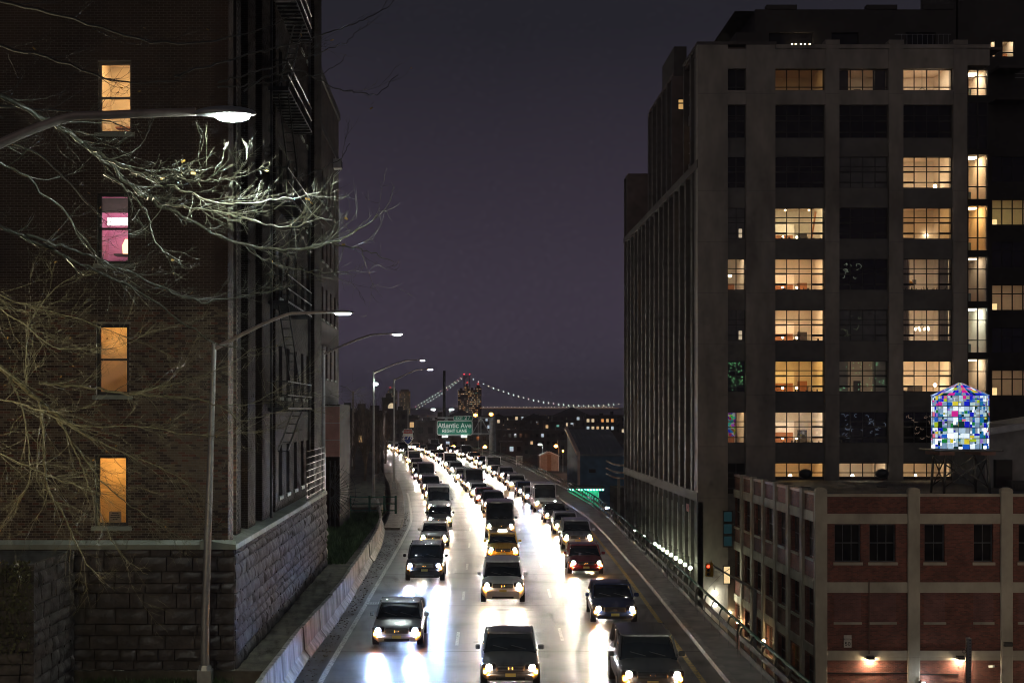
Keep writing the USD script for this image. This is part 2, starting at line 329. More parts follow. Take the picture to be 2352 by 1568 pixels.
# grit and litter in the left gutter
lit = MB()
for _ in range(900):
    y0 = 38 + 80 * nrs.rand() ** 1.3; x = float(LY(y0)) - .25 - nrs.rand() ** 1.5 * .95; r = nrs.uniform(.006, .03)
    lit.obox((x, y0, r * .4), (r * 2, r * nrs.uniform(1, 3), r), nrs.rand() * 3)
obj('gutter_grit', lit, M('gutter_grit', (.20, .18, .15), .9, var=.5, scale=9), kind='stuff', label='grit and dead leaves lying in the left gutter', cat='grit')
# right kerb, walkway and the deck's outer face
kb = MB(); yk = ys[ys < 340]
for y0 in np.arange(16, 330, 3.0):
    yy = np.array([y0 + .02, y0 + 1.5, y0 + 2.98])
    a, b = RY(yy), RY(yy) + .24
    v = np.concatenate([np.stack([a, yy, np.full(3, -.05)], 1), np.stack([a + .02, yy, np.full(3, .16)], 1), np.stack([b, yy, np.full(3, .17)], 1), np.stack([b, yy, np.full(3, -.05)], 1)])
    f = [[r * 3 + i, r * 3 + 3 + i, r * 3 + 4 + i, r * 3 + 1 + i] for r in range(3) for i in range(2)] + [[0, 3, 6, 9], [2, 5, 8, 11]]
    kb.add(v, f)
obj('right_kerb', kb, kerb_mat, kind='structure')
wk = strip(MB(), off(RY, .24), off(FY, .35), .15, .15, y=yk); strip(wk, off(FY, .35), off(FY, .36), .15, -1.6, y=yk); strip(wk, off(FY, .36), off(FY, -1.2), -1.6, -1.6, y=yk); strip(wk, off(FY, -1.2), off(FY, -1.21), -1.6, LOW - .4, y=yk)
obj('right_walkway', wk, walk_mat, kind='structure')
# left bank behind the barrier, lower in front of the house
bk = MB(); yb = np.arange(15, 42.01, 3.0); strip(bk, lambda y: np.full_like(y, -60.), lambda y: np.full_like(y, -5.42), .42, .42, y=yb)
yb2 = np.concatenate([np.arange(41.5, 109, 2.5), [109.]])
bxr = PchipInterpolator([41, 70, 90, 104, 109], [-5.42, -5.42, -5.6, -6.0, -6.3])
strip(bk, lambda y: np.full_like(y, -60.), bxr, .84, .84, y=yb2); bk.quad((-60, 41.5, .3), (-5.42, 41.5, .3), (-5.42, 41.5, .84), (-60, 41.5, .84))
obj('left_bank', bk, dirt, kind='structure')
yb3 = np.concatenate([[109.], np.arange(112, 421, 4)])
bk = strip(MB(), lambda y: np.full_like(y, -260.), off(LY, -2.3), 1.1, 1.1, y=yb3); strip(bk, off(LY, -2.3), off(LY, -2.29), 1.1, 0, y=yb3); bk.quad((-60, 109, .7), (-6.3, 109, .7), (-6.3, 109, 1.1), (-60, 109, 1.1))
obj('far_left_bank', bk, dirt, kind='structure')
# left stone kerb with its narrow paved strip, beyond the end of the barrier
for y0 in np.arange(101, 190, 2.4):
    yy = np.array([y0 + .03, y0 + 2.37]); kb = MB()
    strip(kb, off(LY, -1.75), off(LY, -.55), .17, .17, y=yy); strip(kb, off(LY, -.55), off(LY, -.52), .17, 0, y=yy)
    a, b = float(LY(yy[0])), float(LY(yy[0])); kb.quad((a - 1.75, yy[0], 0), (a - .55, yy[0], 0), (a - .55, yy[0], .17), (a - 1.75, yy[0], .17))
    obj('left_kerb', kb, kerb_mat, kind='structure')
# drain grate
dg = thing('drain_grate', 'small steel drain grate let into the left edge of the road', 'drain grate')
fr = MB(); fr.box(-4.15, -3.2, 61.9, 62.0, .004, .02); fr.box(-4.15, -3.2, 62.6, 62.7, .004, .02); obj('frame', fr, galv, dg)
for k in range(9): b = MB(); b.box(-4.1 + k * .105, -4.04 + k * .105, 62.0, 62.6, .004, .016); obj('slat', b, galv, dg)
# concrete barrier segments
prof = [(0, 0), (.62, 0), (.62, .09), (.44, .33), (.36, 1.08), (.26, 1.10), (.24, .33), (0, .09)]
prof = [(-.31, 0), (.31, 0), (.31, .08), (.13, .32), (.085, 1.06), (.06, 1.08), (-.06, 1.08), (-.085, 1.06), (-.13, .32), (-.31, .08)]
bx = PchipInterpolator([20, 44, 62, 80, 95, 104, 112], [-5.52, -5.50, -5.22, -5.22, -5.5, -6.0, -6.7])
y0 = 35.2
while y0 < 108:
    Ls = 4.4; y1 = y0 + Ls; mb = MB(); n = 7
    yy = np.linspace(y0 + .03, y1 - .03, n); xx = bx(yy) + nrs.uniform(-.03, .03) + np.linspace(-1, 1, n) * nrs.uniform(-.02, .02)
    P_ = np.array(prof); v = np.concatenate([np.stack([P_[:, 0] + x, np.full(len(P_), y), P_[:, 1] * (1.0 + .45 * max(0, (y - 98) / 10)) + 0.0], 1) for x, y in zip(xx, yy)])
    m = len(P_); f = [[i * m + j, i * m + (j + 1) % m, (i + 1) * m + (j + 1) % m, (i + 1) * m + j] for i in range(n - 1) for j in range(m)]
    mb.add(v, f)
    mb.add(v[:m], [[0, i, i + 1] for i in range(1, m - 1)]); mb.add(v[-m:], [[0, i + 1, i] for i in range(1, m - 1)])
    obj('concrete_barrier', mb, barrier_mat, label='stained grey concrete barrier segment, %s of the row along the left shoulder' % ORD(int(round((y0 - 35.2) / 4.4))), cat='barrier', group='concrete barrier segments along the left shoulder')
    y0 = y1

# ------------------------------------------------------------------ brick and stone laying
def bricks(F, u0, u1, v0, v1, d=.0, holes=(), ln=.215, co=.075, gap=.011, th=.012, seed=0):
    """corner points of every brick of a running bond, (n, 8, 3)"""
    rs = np.random.RandomState(seed); res = []
    for r in range(int((v1 - v0) / co)):
        a = np.arange(u0 - (ln * .5 if r % 2 else 0), u1, ln); b = a + ln - gap
        a = np.maximum(a, u0); b = np.minimum(b, u1); va, vb = v0 + r * co, v0 + r * co + co - gap
        for h in holes:
            if h[2] < vb and h[3] > va:
                hit = (b > h[0]) & (a < h[1]); l = hit & (a < h[0] - .04); q = hit & (b > h[1] + .04)
                na, nb = np.concatenate([a[~hit], a[l], np.full(q.sum(), h[1])]), np.concatenate([b[~hit], np.full(l.sum(), h[0]), b[q]]); a, b = na, nb
        k = b - a > .03; a, b = a[k], b[k]
        if len(a): res.append(np.stack([a, b, np.full_like(a, va), np.full_like(a, vb)], 1))
    R = np.concatenate(res); n = len(R); dd = d + th + rs.uniform(-.004, .004, n)
    c = np.empty((n, 8, 3)); k = 0
    for iu in (0, 1):
        for iv in (0, 1):
            for o in (0, 1):
                p = F(R[:, iu], R[:, 2 + iv], dd if o else np.full(n, d - .01)); c[:, k, 0], c[:, k, 1], c[:, k, 2] = p; k += 1
    return c
def lay(c):
    n = len(c); f = (np.array(BOXF)[None] + (np.arange(n) * 8)[:, None, None]).reshape(-1, 4)
    mb = MB(); mb.add(c.reshape(-1, 3), f); return mb
def stones(F, u0, u1, v0, v1, seed):
    """rock-faced ashlar: list of meshes with rough bulging faces"""
    rs = np.random.RandomState(seed); out = []; v = v0
    while v < v1 - .1:
        h = min(rs.uniform(.27, .46), v1 - v)
        if v1 - v - h < .15: h = v1 - v
        u = u0
        while u < u1 - .05:
            l = min(rs.uniform(.38, .98), u1 - u)
            if u1 - u - l < .25: l = u1 - u
            nu, nv = 6, 4; g_ = .014
            U, V = np.meshgrid(np.linspace(u + g_, u + l - g_, nu), np.linspace(v + g_, v + h - g_, nv), indexing='ij')
            ed = np.minimum(np.minimum(U - u, u + l - U), np.minimum(V - v, v + h - V)) / .1
            bulge = rs.uniform(.03, .10)
            D = np.clip(ed, 0, 1) * bulge + rs.uniform(-.028, .028, U.shape) * np.clip(ed * 2, .2, 1) + (V - v - h / 2) / h * rs.uniform(-.05, .03)
            P = np.stack(F(U, V, D), -1).reshape(-1, 3); B = np.stack(F(U, V, np.full_like(U, -.08)), -1).reshape(-1, 3)
            f = [[i * nv + j, (i + 1) * nv + j, (i + 1) * nv + j + 1, i * nv + j + 1] for i in range(nu - 1) for j in range(nv - 1)]
            rim = [i * nv for i in range(nu)] + [(nu - 1) * nv + j for j in range(1, nv)] + [i * nv + nv - 1 for i in range(nu - 2, -1, -1)] + [j for j in range(nv - 2, 0, -1)]
            o = nu * nv; f += [[rim[k], rim[(k + 1) % len(rim)], o + rim[(k + 1) % len(rim)], o + rim[k]] for k in range(len(rim))]
            out.append((np.vstack([P, B]), np.array(f))); u += l
        v += h
    return out
def room(parent, F, u0, u1, v0, v1, depth, lampmat, wall=None, up=.45, down=.7, d0=-.34, panel=(.6, .5, .9), floor=None, name='room'):
    """a room behind an opening: walls, floor and ceiling, and a ceiling lamp that lights it"""
    w = wall or wall_plaster; R_ = part(name, parent); a, b, c, d = u0 - .25, u1 + .25, v0 - down, v1 + up
    m = MB(); m.fb(F, a - .05, a, c, d, -depth, d0); m.fb(F, b, b + .05, c, d, -depth, d0); m.fb(F, a, b, c, d, -depth - .05, -depth); m.fb(F, a, b, d, d + .05, -depth, d0)
    obj('walls', m, w, R_); m = MB(); m.fb(F, a, b, c - .05, c, -depth, d0); obj('floor', m, floor or wood, R_)
    k = (u0 + u1) / 2; pw, pd, at = panel
    m = MB(); m.fb(F, k - pw / 2, k + pw / 2, d - .06, d - .01, d0 - at - pd, d0 - at); obj('ceiling_lamp', m, lampmat, R_)
    return R_
_lampm = {}
def roomlamp(c, s):
    key = (c, s)
    if key not in _lampm: _lampm[key] = E('room_lamp_%d' % len(_lampm), c, s * ROOM)
    return _lampm[key]
WARM, AMBER, CREAM, COOL = (1, .70, .38), (1, .58, .20), (1, .80, .54), (.86, .95, .82)

# ------------------------------------------------------------------ the old brick house on its stone base, left
HX, SX, HF = -6.9, -6.65, 42.0
house = thing('brick_house', 'tall dark old brick house on a rock-faced stone base left of the highway', 'building')
FF, FS = front(HF), sideR(HX)
rows = [5.07 + 3.87 * k for k in range(4)]
fholes = [(-10.82 + .03 * k, -9.84 + .03 * k, z - .05, z + 2.05) for k, z in enumerate(rows)]
ms = MB(); mw = MB(); wall_cells(mw, FF, -15.5, HX, 4.55, 30, -.34, 0, fholes)
secs = [(42, 42.95, 0), (42.95, 44.3, -.75), (44.3, 45.2, -.12), (45.2, 46.7, -.75), (46.7, 48.4, -.12), (48.4, 50.0, -.75), (50.0, 52.2, -.12), (52.2, 54.2, -.75), (54.2, 66.6, -.2), (66.6, 70, 0)]
bc = [bricks(FF, -14.6, HX, 4.6, 21.6, 0, fholes, seed=1)]
swin = []
for i, (a, b, d) in enumerate(secs):
    hs = []
    if d < -.5: hs = [(a + .28, b - .28, z + .1, z + 2.1) for z in [5.0 + 3.87 * k for k in range(6)]]
    elif b - a > 8: hs = [(u, u + 1.0, z + .1, z + 2.1) for u in (55.2, 57.6, 60.2, 62.8, 65) for z in [5.0 + 3.87 * k for k in range(6)]]
    swin += [(h, d) for h in hs]
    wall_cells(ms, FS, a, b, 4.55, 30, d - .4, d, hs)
    bc.append(bricks(FS, a + .012, b - .012, 4.6, 29.6, d, hs, seed=10 + i))
    for j, u in ((i - 1, a), (i + 1, b)):
        if 0 <= j < len(secs) and secs[j][2] < d - .05 and u == a:     # the pier's end that faces the camera
            bc.append(bricks(front(u), HX + secs[j][2], HX + d, 4.6, 29.6, .0, (), seed=40 + i))
obj('wall', mw, mortar, house); obj('side_wall', ms, mortar_side, house)
allb = np.concatenate(bc); cen = allb.mean(1)
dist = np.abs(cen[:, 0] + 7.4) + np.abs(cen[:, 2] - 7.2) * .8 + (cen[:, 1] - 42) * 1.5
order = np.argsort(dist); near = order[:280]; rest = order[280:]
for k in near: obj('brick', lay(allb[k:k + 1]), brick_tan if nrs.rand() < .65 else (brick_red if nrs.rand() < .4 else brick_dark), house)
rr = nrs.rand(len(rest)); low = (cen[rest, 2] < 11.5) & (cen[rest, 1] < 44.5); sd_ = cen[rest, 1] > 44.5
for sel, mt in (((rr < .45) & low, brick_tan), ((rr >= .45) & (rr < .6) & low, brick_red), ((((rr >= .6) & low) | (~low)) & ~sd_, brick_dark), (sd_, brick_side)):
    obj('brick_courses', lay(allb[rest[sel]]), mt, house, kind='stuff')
# windows of the front
def sash(parent, F, h, d, fm, mid=True, pm=clear_pane, bars=(), name='window', sill=True, w=.07):
    u0, u1, v0, v1 = h; W = part(name, parent)
    m = MB(); m.fb(F, u0, u0 + w, v0, v1, d - .08, d); m.fb(F, u1 - w, u1, v0, v1, d - .08, d); m.fb(F, u0 + w, u1 - w, v0, v0 + w, d - .08, d); m.fb(F, u0 + w, u1 - w, v1 - w, v1, d - .08, d)
    vm = (v0 + v1) / 2
    if mid: m.fb(F, u0 + w, u1 - w, vm - .03, vm + .03, d - .07, d + .004)
    for q in bars: m.fb(F, q - .015, q + .015, v0 + w, v1 - w, d - .06, d - .004)
    obj('frame', m, fm, W)
    for a, b in (((v0 + w, vm - .03), (vm + .03, v1 - w)) if mid else ((v0 + w, v1 - w),)):
        m = MB(); m.fb(F, u0 + w, u1 - w, a, b, d - .045, d - .035); obj('pane', m, pm, W)
    if sill: m = MB(); m.fb(F, u0 - .1, u1 + .1, v0 - .13, v0 - .002, d - .05, .07); obj('sill', m, coping_mat, W)
    return W
shade_mat = usdkit.material(stage, L + 'window_shade', {'t': ('translucent_bsdf', {'color': (.85, .66, .36)}), 'd': ('diffuse_bsdf', {'color': (.60, .48, .30)}), 'm': ('mix_closure', {'fac': .35})}, [('t.BSDF', 'm.closure1'), ('d.BSDF', 'm.closure2')], surface='m.closure') if True else None
for k, h in enumerate(fholes):
    W = sash(house, FF, h, -.14, frame_light if k == 3 else frame_dark, mid=(k != 0), w=.07 if k == 3 else .10)
    F = FF; u0, u1, v0, v1 = h
    if k in (0, 1):
        R_ = room(house, F, u0, u1, v0, v1, 2.2, roomlamp(WARM, 34 if k == 0 else 22), panel=(.5, .4, .3))
        m = MB(); m.fb(F, u0 - .1, u1 + .1, v0 - .1, v1 + .1, -.36, -.355); obj('blind', m, shade_mat, R_)
        m = MB(); m.sphere(F((u0 + u1) / 2 + .08, v1 - .55, -.62), .06, 2); obj('lamp_bulb', m, E('shade_bulb_%d' % k, WARM, 110 if k == 0 else 25), R_)
        if k == 0:
            m = MB(); m.fb(F, u0 + .36, u0 + .72, v0 + .11, v0 + .42, -.215, -.21); obj('notice', m, M('notice_paper', (.30, .26, .22), .9), R_)
            for q, wd in ((.36, .2), (.30, .26), (.24, .28), (.18, .14)):
                m = MB(); m.fb(F, u0 + .54 - wd / 2, u0 + .54 + wd / 2, v0 + q, v0 + q + .025, -.2095, -.2085); obj('notice_line', m, ink, R_)
    elif k == 2:
        R_ = room(house, F, u0, u1, v0, v1, 2.4, roomlamp((1, .82, .84), 16), wall=pink_wall, panel=(.7, .5, .5))
        m = MB(); m.fb(F, u0 - .1, u1 + .1, v1 - .55, v1 - .1, -.37, -.36); obj('blind', m, M('grey_blind', (.30, .24, .25), .9), R_)
        m = MB(); m.fb(F, u0, u1, v1 - .80, v1 - .58, -1.3, -1.2); obj('strip_lamp', m, E('strip_lamp', (1, .92, .9), 2.2), R_)
        m = MB(); m.fb(F, u0 + .05, u1, v0 + .45, v0 + .5, -2.3, -1.8); obj('shelf', m, dark_furn, R_)
        m = MB(); m.tube([F(u0 + .4, v0 + .5, -1.9), F(u0 + .42, v0 + .75, -1.9), F(u0 + .44, v0 + .95, -1.9)], [.09, .13, .06], 8); obj('table_lamp', m, E('pink_lamp', (1, .62, .3), 3.0), R_)
        m = MB(); m.fb(F, u1 - .35, u1 - .05, v0 + .1, v0 + .4, -2.0, -1.7); obj('radio', m, dark_furn, R_)
    else:
        R_ = room(house, F, u0, u1, v0, v1, 2.6, roomlamp(AMBER, 22), panel=(.7, .5, .6))
        m = MB(); m.fb(F, u0, u1, v0 + .55, v0 + .6, -2.5, -2.1); m.fb(F, u0, u1, v0 + .3, v0 + .34, -2.5, -2.1); obj('shelf', m, wood, R_)
        m = MB()
        for q in range(8): m.fb(F, u0 + .05 + q * .11, u0 + .13 + q * .11, v0 + .34, v0 + .34 + rnd.uniform(.1, .19), -2.45, -2.2)
        obj('books', m, M('book_row', (.4, .12, .08), .7, var=.6, scale=8), R_, kind='stuff')
        m = MB(); m.sphere(F(u1 - .15, v0 + .75, -2.0), .07, 2); obj('lamp_bulb', m, bulbE, R_)
for i, (h, d) in enumerate(swin):
    u0, u1, v0, v1 = h
    lit = i in (0, 5)
    lit = (abs(u0 - 43.23) < .02 and v0 < 6) or (abs(u0 - 45.48) < .02 and v0 < 6) or (u0 > 64 and v0 > 20) or (u0 > 64 and 16 < v0 < 18)
    F = (lambda dd: (lambda u, v, q: FS(u, v, q + dd)))(d)
    W = sash(house, F, h, -.14, frame_dark, pm=clear_pane if lit else dark_pane, sill=True)
    if lit:
        R_ = room(house, F, u0, u1, v0, v1, 1.6, roomlamp(AMBER, 60 if v0 < 6 else 18), panel=(.9, .6, .05), up=.2)
        if v0 < 6: m = MB(); m.sphere(F(u0 + .2, v0 + 1.1, -.6), .07, 2); obj('lamp_bulb', m, E('side_bulb', WARM, 260), R_)
# coping ledge and stone base
cp = MB()
for a in np.arange(-15.5, SX - .05, 1.42):
    b = min(a + 1.405, SX - .006); cp.prism([(HF - .28, 4.36), (HF - .30, 4.50), (HF - .002, 4.62), (HF - .002, 4.36)], 'x', a, b); obj('coping', cp, coping_mat, house); cp = MB()
for a in np.arange(HF - .3, 70, 1.6):
    b = min(a + 1.585, 70); cp.prism([(HX - .76, 4.36), (SX + .05, 4.36), (SX + .03, 4.50), (HX - .76, 4.64)], 'y', a, b); obj('coping', cp, coping_mat, house); cp = MB()
bs = MB(); bs.box(-15.5, SX - .09, HF - .15, 70, .3, 4.36); obj('base_core', bs, M('base_mortar', (.05, .045, .043), .95), house)
st = stones(front(HF - .24), -11.6, SX, .35, 4.36, 3) + stones(sideR(SX - .002), HF - .2, 70, .78, 4.36, 4)
nf = [s for s in st if s[0][:, 1].min() < HF - .22]; ns = sorted([s for s in st if s[0][:, 1].min() >= HF - .22], key=lambda s: s[0][:, 1].min())
ind = (nf + ns)[:290]; rest_s = (nf + ns)[290:]
for v, f in ind: m = MB(); m.add(v, f); obj('stone', m, stone_mat, house, smooth=40)
if rest_s:
    m = MB(); [m.add(v, f) for v, f in rest_s]; obj('stone_courses', m, stone_mat, house, kind='stuff', smooth=40)
# two horizontal seams, downpipes
for u, d0 in ((50.9, .1), (63.2, .14)):
    m = MB(); m.tube([FS(u, 4.6, d0), FS(u, 29.5, d0)], .05, 8); [m.tube([FS(u, z, d0), FS(u, z + .12, d0)], .065, 8) for z in np.arange(6, 21, 2.6)]; obj('downpipe', m, iron, house)
# fire escapes
for k in range(6):
    z = 8.55 + 3.87 * k - (.0 if k else 0); fe = part('fire_escape', house); u0, u1 = 51.5, 59.8
    m = MB(); m.fb(FS, u0, u1, z - .06, z, -.2, .62)
    for q in np.arange(u0, u1, .55): m.fb(FS, q, q + .05, z - .14, z - .06, -.2, .62)
    obj('landing', m, iron, fe)
    m = MB()
    for zz in (.45, .95): m.tube([FS(u0, z + zz, -.1), FS(u0, z + zz, .6), FS(u1, z + zz, .6), FS(u1, z + zz, -.1)], .022, 5)
    for q in np.linspace(u0, u1, 26): m.tube([FS(q, z, .6), FS(q, z + .95, .6)], .011, 4)
    for q in np.linspace(0, .6, 4): m.tube([FS(u0, z, q), FS(u0, z + .95, q)], .011, 4)
    obj('railing', m, iron, fe)
    m = MB()
    a0, a1 = (52.4, 57.4) if k % 2 == 0 else (57.4, 52.4)
    for q in (.15, .5): m.tube([FS(a0, z - (3.87 if k else 1.6), q), FS(a1, z, q)], .03, 5)
    n = 14 if k else 6
    for t in np.linspace(0, 1, n): m.tube([FS(a0 + (a1 - a0) * t, z - (3.87 if k else 1.6) * (1 - t), .15), FS(a0 + (a1 - a0) * t, z - (3.87 if k else 1.6) * (1 - t), .5)], .018, 4)
    obj('ladder', m, iron, fe)
# iron lattice guard on the ledge and the drop ladder
gd = thing('lattice_guard', 'black iron lattice guard standing on the ledge of the brick house', 'guard')
m = MB()
for q in np.linspace(60.5, 68.5, 22): m.tube([FS(q, 4.6, .3), FS(q, 6.7, .3)], .014, 4)
obj('upright_bars', m, iron, gd)
m = MB()
for z in np.linspace(4.75, 6.7, 8): m.tube([FS(60.5, z, .3), FS(68.5, z, .3)], .014, 4)
obj('cross_bars', m, iron, gd)
fan = thing('fan_guard', 'black fan-shaped spiked iron guard at the far end of the stone base', 'spiked guard')
c0 = np.array([-6.55, 70.6, 4.4]); rad = 1.55
for k in range(19):
    a = math.radians(-80 + 160 * k / 18)
    m = MB(); m.tube([c0 + (.25 * math.cos(a), 0, .25 * math.sin(a)), c0 + (rad * math.cos(a), 0, rad * math.sin(a))], [.02, .008], 5); obj('spike', m, iron, fan)
m = MB()
for r in (.55, .95, 1.3): m.tube([c0 + (r * math.cos(a), 0, r * math.sin(a)) for a in np.radians(np.linspace(-85, 85, 26))], .014, 4)
obj('ring', m, iron, fan)
# the ivy-grown wall end in the lower left corner
iv = thing('ivy_wall', 'ivy-grown stone wall end in the lower left corner', 'wall')
m = MB(); m.box(-17, -11.32, 37.4, 41.5, .3, 4.35); obj('core', m, M('base_mortar_2', (.05, .045, .043), .95), iv)
sv = stones(front(37.3), -14, -11.2, .4, 4.4, 8) + stones(sideR(-11.3), 37.3, 41.4, .4, 4.4, 9)
for v, f in sv: m = MB(); m.add(v, f); obj('stone', m, stone_mat, iv, smooth=40)
m = MB()
for _ in range(420):
    u, v = nrs.uniform(-14, -11.25), 4.45 - nrs.rand() ** 1.6 * 2.6
    p = np.array([u, 37.18 - nrs.rand() * .12, v]); pts = [p]
    for q in range(5): p = p + (nrs.uniform(-.12, .12), nrs.uniform(-.03, .03), -nrs.uniform(.0, .16)); pts.append(p)
    m.tube(pts, .006, 3, False)
obj('ivy_stems', m, ivy_mat, iv, kind='stuff')
m = MB()
for _ in range(900):
    c = np.array([nrs.uniform(-14, -11.2), 37.12 - nrs.rand() * .15, 4.5 - nrs.rand() ** 1.5 * 2.4]); a = nrs.rand(3) * 3; r = .035
    m.obox(c, (r * 1.6, .004, r * 2), a[0], a[1] * .3, a[2])
obj('ivy_leaves', m, ivy_mat, iv, kind='stuff')

# ------------------------------------------------------------------ the dark house behind, and the pink panelled block
dh = thing('dark_house', 'dark brick house rising behind the old brick house, seen edge-on', 'building')
DX = -8.55; F = sideR(DX)
dwin = [(u, u + 1.1, z, z + 2) for u in (87, 89.6, 92.4, 95.4) for z in (10.5, 14.1, 17.7, 21.3)]
m = wall_cells(MB(), F, 72, 99, 8.9, 28.6, -.4, 0, dwin); m.box(-16, DX - .4, 98.6, 99, 8.9, 28.6); m.box(-16, DX - .4, 72, 72.4, 4, 28.6); obj('wall', m, dark_wall, dh)
m = MB(); m.box(-16, DX - .3, 72.2, 99.1, 28.6, 28.75); obj('roof', m, roof_mat, dh)
for a in np.arange(72, 99, 1.8): m = MB(); m.fb(F, a, a + 1.78, 28.6, 29.1, -.4, .12); obj('cornice_stone', m, loft_side, dh)
m = MB(); m.fb(F, 80, 99, 25.6, 26.0, 0, .05); obj('band', m, loft_side, dh)
for h in dwin: sash(dh, F, h, -.14, frame_dark, pm=dark_pane)
ac = thing('air_conditioner', 'small white air conditioner box hanging on the dark house wall', 'air conditioner')
m = MB(); m.fb(F, 94.6, 95.5, 24.6, 25.2, .02, .55); obj('case', m, M('white_enamel', (.55, .55, .52), .5), ac)
m = MB(); [m.fb(F, 94.68 + .09 * q, 94.74 + .09 * q, 24.68, 25.1, .55, .56) for q in range(9)]; obj('grille', m, black_mat, ac)
m = MB(); [m.bar(F(u, 24.1, .02), F(u, 24.58, .5), .04) for u in (94.8, 95.3)]; obj('bracket', m, galv, ac)
pk = thing('pink_block', 'low block with wide pink wall panels beyond the brick house', 'building')
m = MB(); m.box(-14, -7.72, 90.1, 98.5, .8, 8.85); obj('core', m, brick_side, pk)
for k in range(3):
    for a, b in ((-10.9, -9.33), (-9.31, -7.7)): m = MB(); m.box(a, b, 90.0, 90.1, 5.55 + 1.07 * k, 6.58 + 1.07 * k); obj('panel', m, pink_panel, pk)
m = MB(); [m.box(-10.9, -7.7, 89.97, 90.1, 6.58 + 1.07 * k, 6.62 + 1.07 * k) for k in range(3)]; obj('seam_strips', m, galv, pk)
for q in np.arange(-10.6, -7.9, .32): m = MB(); m.box(q, q + .05, 89.95, 90.05, 1.0, 5.3); obj('gate_bar', m, iron, pk)
# green pipe railing, grass
gr = thing('green_railing', 'green pipe railing across the end of the grass patch', 'railing')
for x in (-8.3, -6.95 + .1, -5.75, -4.9): m = MB(); m.tube([(x, 106, .8), (x, 106, 2.15)], .09, 8); obj('post', m, green_iron, gr)
for z in (2.05, 1.55, 1.05): m = MB(); m.tube([(-8.3, 106, z), (-4.9, 106, z)], .04, 8); obj('rail', m, green_iron, gr)
def grass(x0, x1, y0, y1, z, n, hmax, name, label):
    m = MB(); x = nrs.uniform(x0, x1, n); y = nrs.uniform(y0, y1, n); h = nrs.uniform(.3, 1, n) * hmax; a = nrs.rand(n) * 6.28; w = .02; le = nrs.uniform(-.5, .5, (n, 2)) * h[:, None]
    p0 = np.stack([x - w * np.cos(a), y - w * np.sin(a), np.full(n, z)], 1); p1 = np.stack([x + w * np.cos(a), y + w * np.sin(a), np.full(n, z)], 1); p2 = np.stack([x + le[:, 0], y + le[:, 1], z + h], 1)
    m.add(np.stack([p0, p1, p2], 1).reshape(-1, 3), np.arange(3 * n).reshape(-1, 3)); obj(name, m, grass_mat, kind='stuff', label=label, cat='grass')
grass(-8.6, -5.75, 70.5, 104, .84, 26000, .45, 'grass', 'rough grass growing behind the barrier beyond the stone base')
grass(-11, -6.7, 40.9, 41.7, .42, 1500, .35, 'weeds', 'weeds growing along the foot of the stone base')
# ------------------------------------------------------------------ highway lamps
def street_lamp(base, top, head, label, knee=.62, lit=True, lens=1.0, r=.11, hs=1.0):
    """tapered pole, bent arm, flat head with a lit lens below"""
    t = thing('street_lamp', label, 'street lamp', 'lamps along the left edge of the highway')
    b, tp, h = (np.asarray(q, float) for q in (base, top, head))
    m = MB(); m.prism([(-.2, -.2), (.2, -.2), (.2, .2), (-.2, .2)], 'z', 0, .55); m.v = [v + b for v in m.v]
    m.tube([b + (0, 0, .55), b + (0, 0, .68)], [.22, .17], 8); obj('base', m, galv, t)
    m = MB(); m.tube([b + (0, 0, .6), b + (0, 0, 2), tp], [r * 1.15, r * 1.1, r * .62], 14); m.sphere(tp, r * .66, 1); obj('pole', m, galv, t, smooth=50)
    k = tp + (h - tp) * knee; k[2] = h[2] - .02
    s0 = tp - (0, 0, .12); pts = []
    for q in np.linspace(0, 1, 13):
        c = s0 + (k - s0) * .78
        pts.append((1 - q) ** 2 * s0 + 2 * q * (1 - q) * np.array([c[0], c[1], s0[2] + (k[2] - s0[2]) * .92]) + q * q * k)
    e = h - (h - tp) / np.linalg.norm((h - tp)[:2]) * .28; e[2] = h[2] + .02
    pts.append(e)
    m = MB(); m.tube(pts, np.linspace(.062, .04, len(pts)) * (r / .11), 10); obj('arm', m, rust_steel, t, smooth=50)
    d = (h - tp)[:2]; rz = math.atan2(d[1], d[0])
    m = MB(); s = trimesh.creation.icosphere(2, 1.0); v = np.array(s.vertices) * (.42 * hs, .17 * hs, .075); v[:, 2] = np.where(v[:, 2] < 0, v[:, 2] * .35, v[:, 2])
    R = np.array([[math.cos(rz), -math.sin(rz), 0], [math.sin(rz), math.cos(rz), 0], [0, 0, 1]])
    m.add(v @ R.T + h, s.faces); obj('head', m, galv, t, smooth=True)
    m = MB(); v = np.array(s.vertices) * (.23 * lens * hs, .135 * lens * hs, .055); v = v[:, :] + (.10 * hs, 0, -.022)
    m.add(v @ R.T + h, s.faces); obj('lens', m, lampE if lit else galv, t, smooth=True)
    return t
P2 = lambda X, Y, y: px(X, Y, y)
y = 13.6; hd = P2(517, 262, y)
street_lamp((-7.4, y, .42), (-7.4, y, 9.35), hd, 'nearest street lamp, its arm reaching in from the left edge over the brick house', knee=.72, hs=.72)
y = 41.0; tp = P2(492, 792, y); street_lamp((P2(476, 1500, y)[0] - .06, y, .42), tp, P2(780, 718, y), 'tall silver street lamp standing in front of the stone base', knee=.62)
y = 72.0; tp = P2(743, 808, y); street_lamp((tp[0], y, .84), tp, P2(908, 767, y), 'street lamp just past the far end of the stone base', knee=.7)
y = 112.; tp = P2(858, 853, y); street_lamp((tp[0], y, .9), tp, P2(968, 827, y), 'street lamp behind the green railing, with a small second lamp on its pole', knee=.7, lens=.75)
pl = MB(); pl.sphere(P2(864, 882, 111.8), .10, 2); obj('pole_lamp', pl, lampEs, label='small round lamp fixed to the pole behind the green railing', cat='lamp')
y = 135.; tp = P2(905, 870, y); street_lamp((tp[0], y, 1.1), tp, P2(986, 848, y), 'farthest lit street lamp, left of the green highway sign', knee=.7)
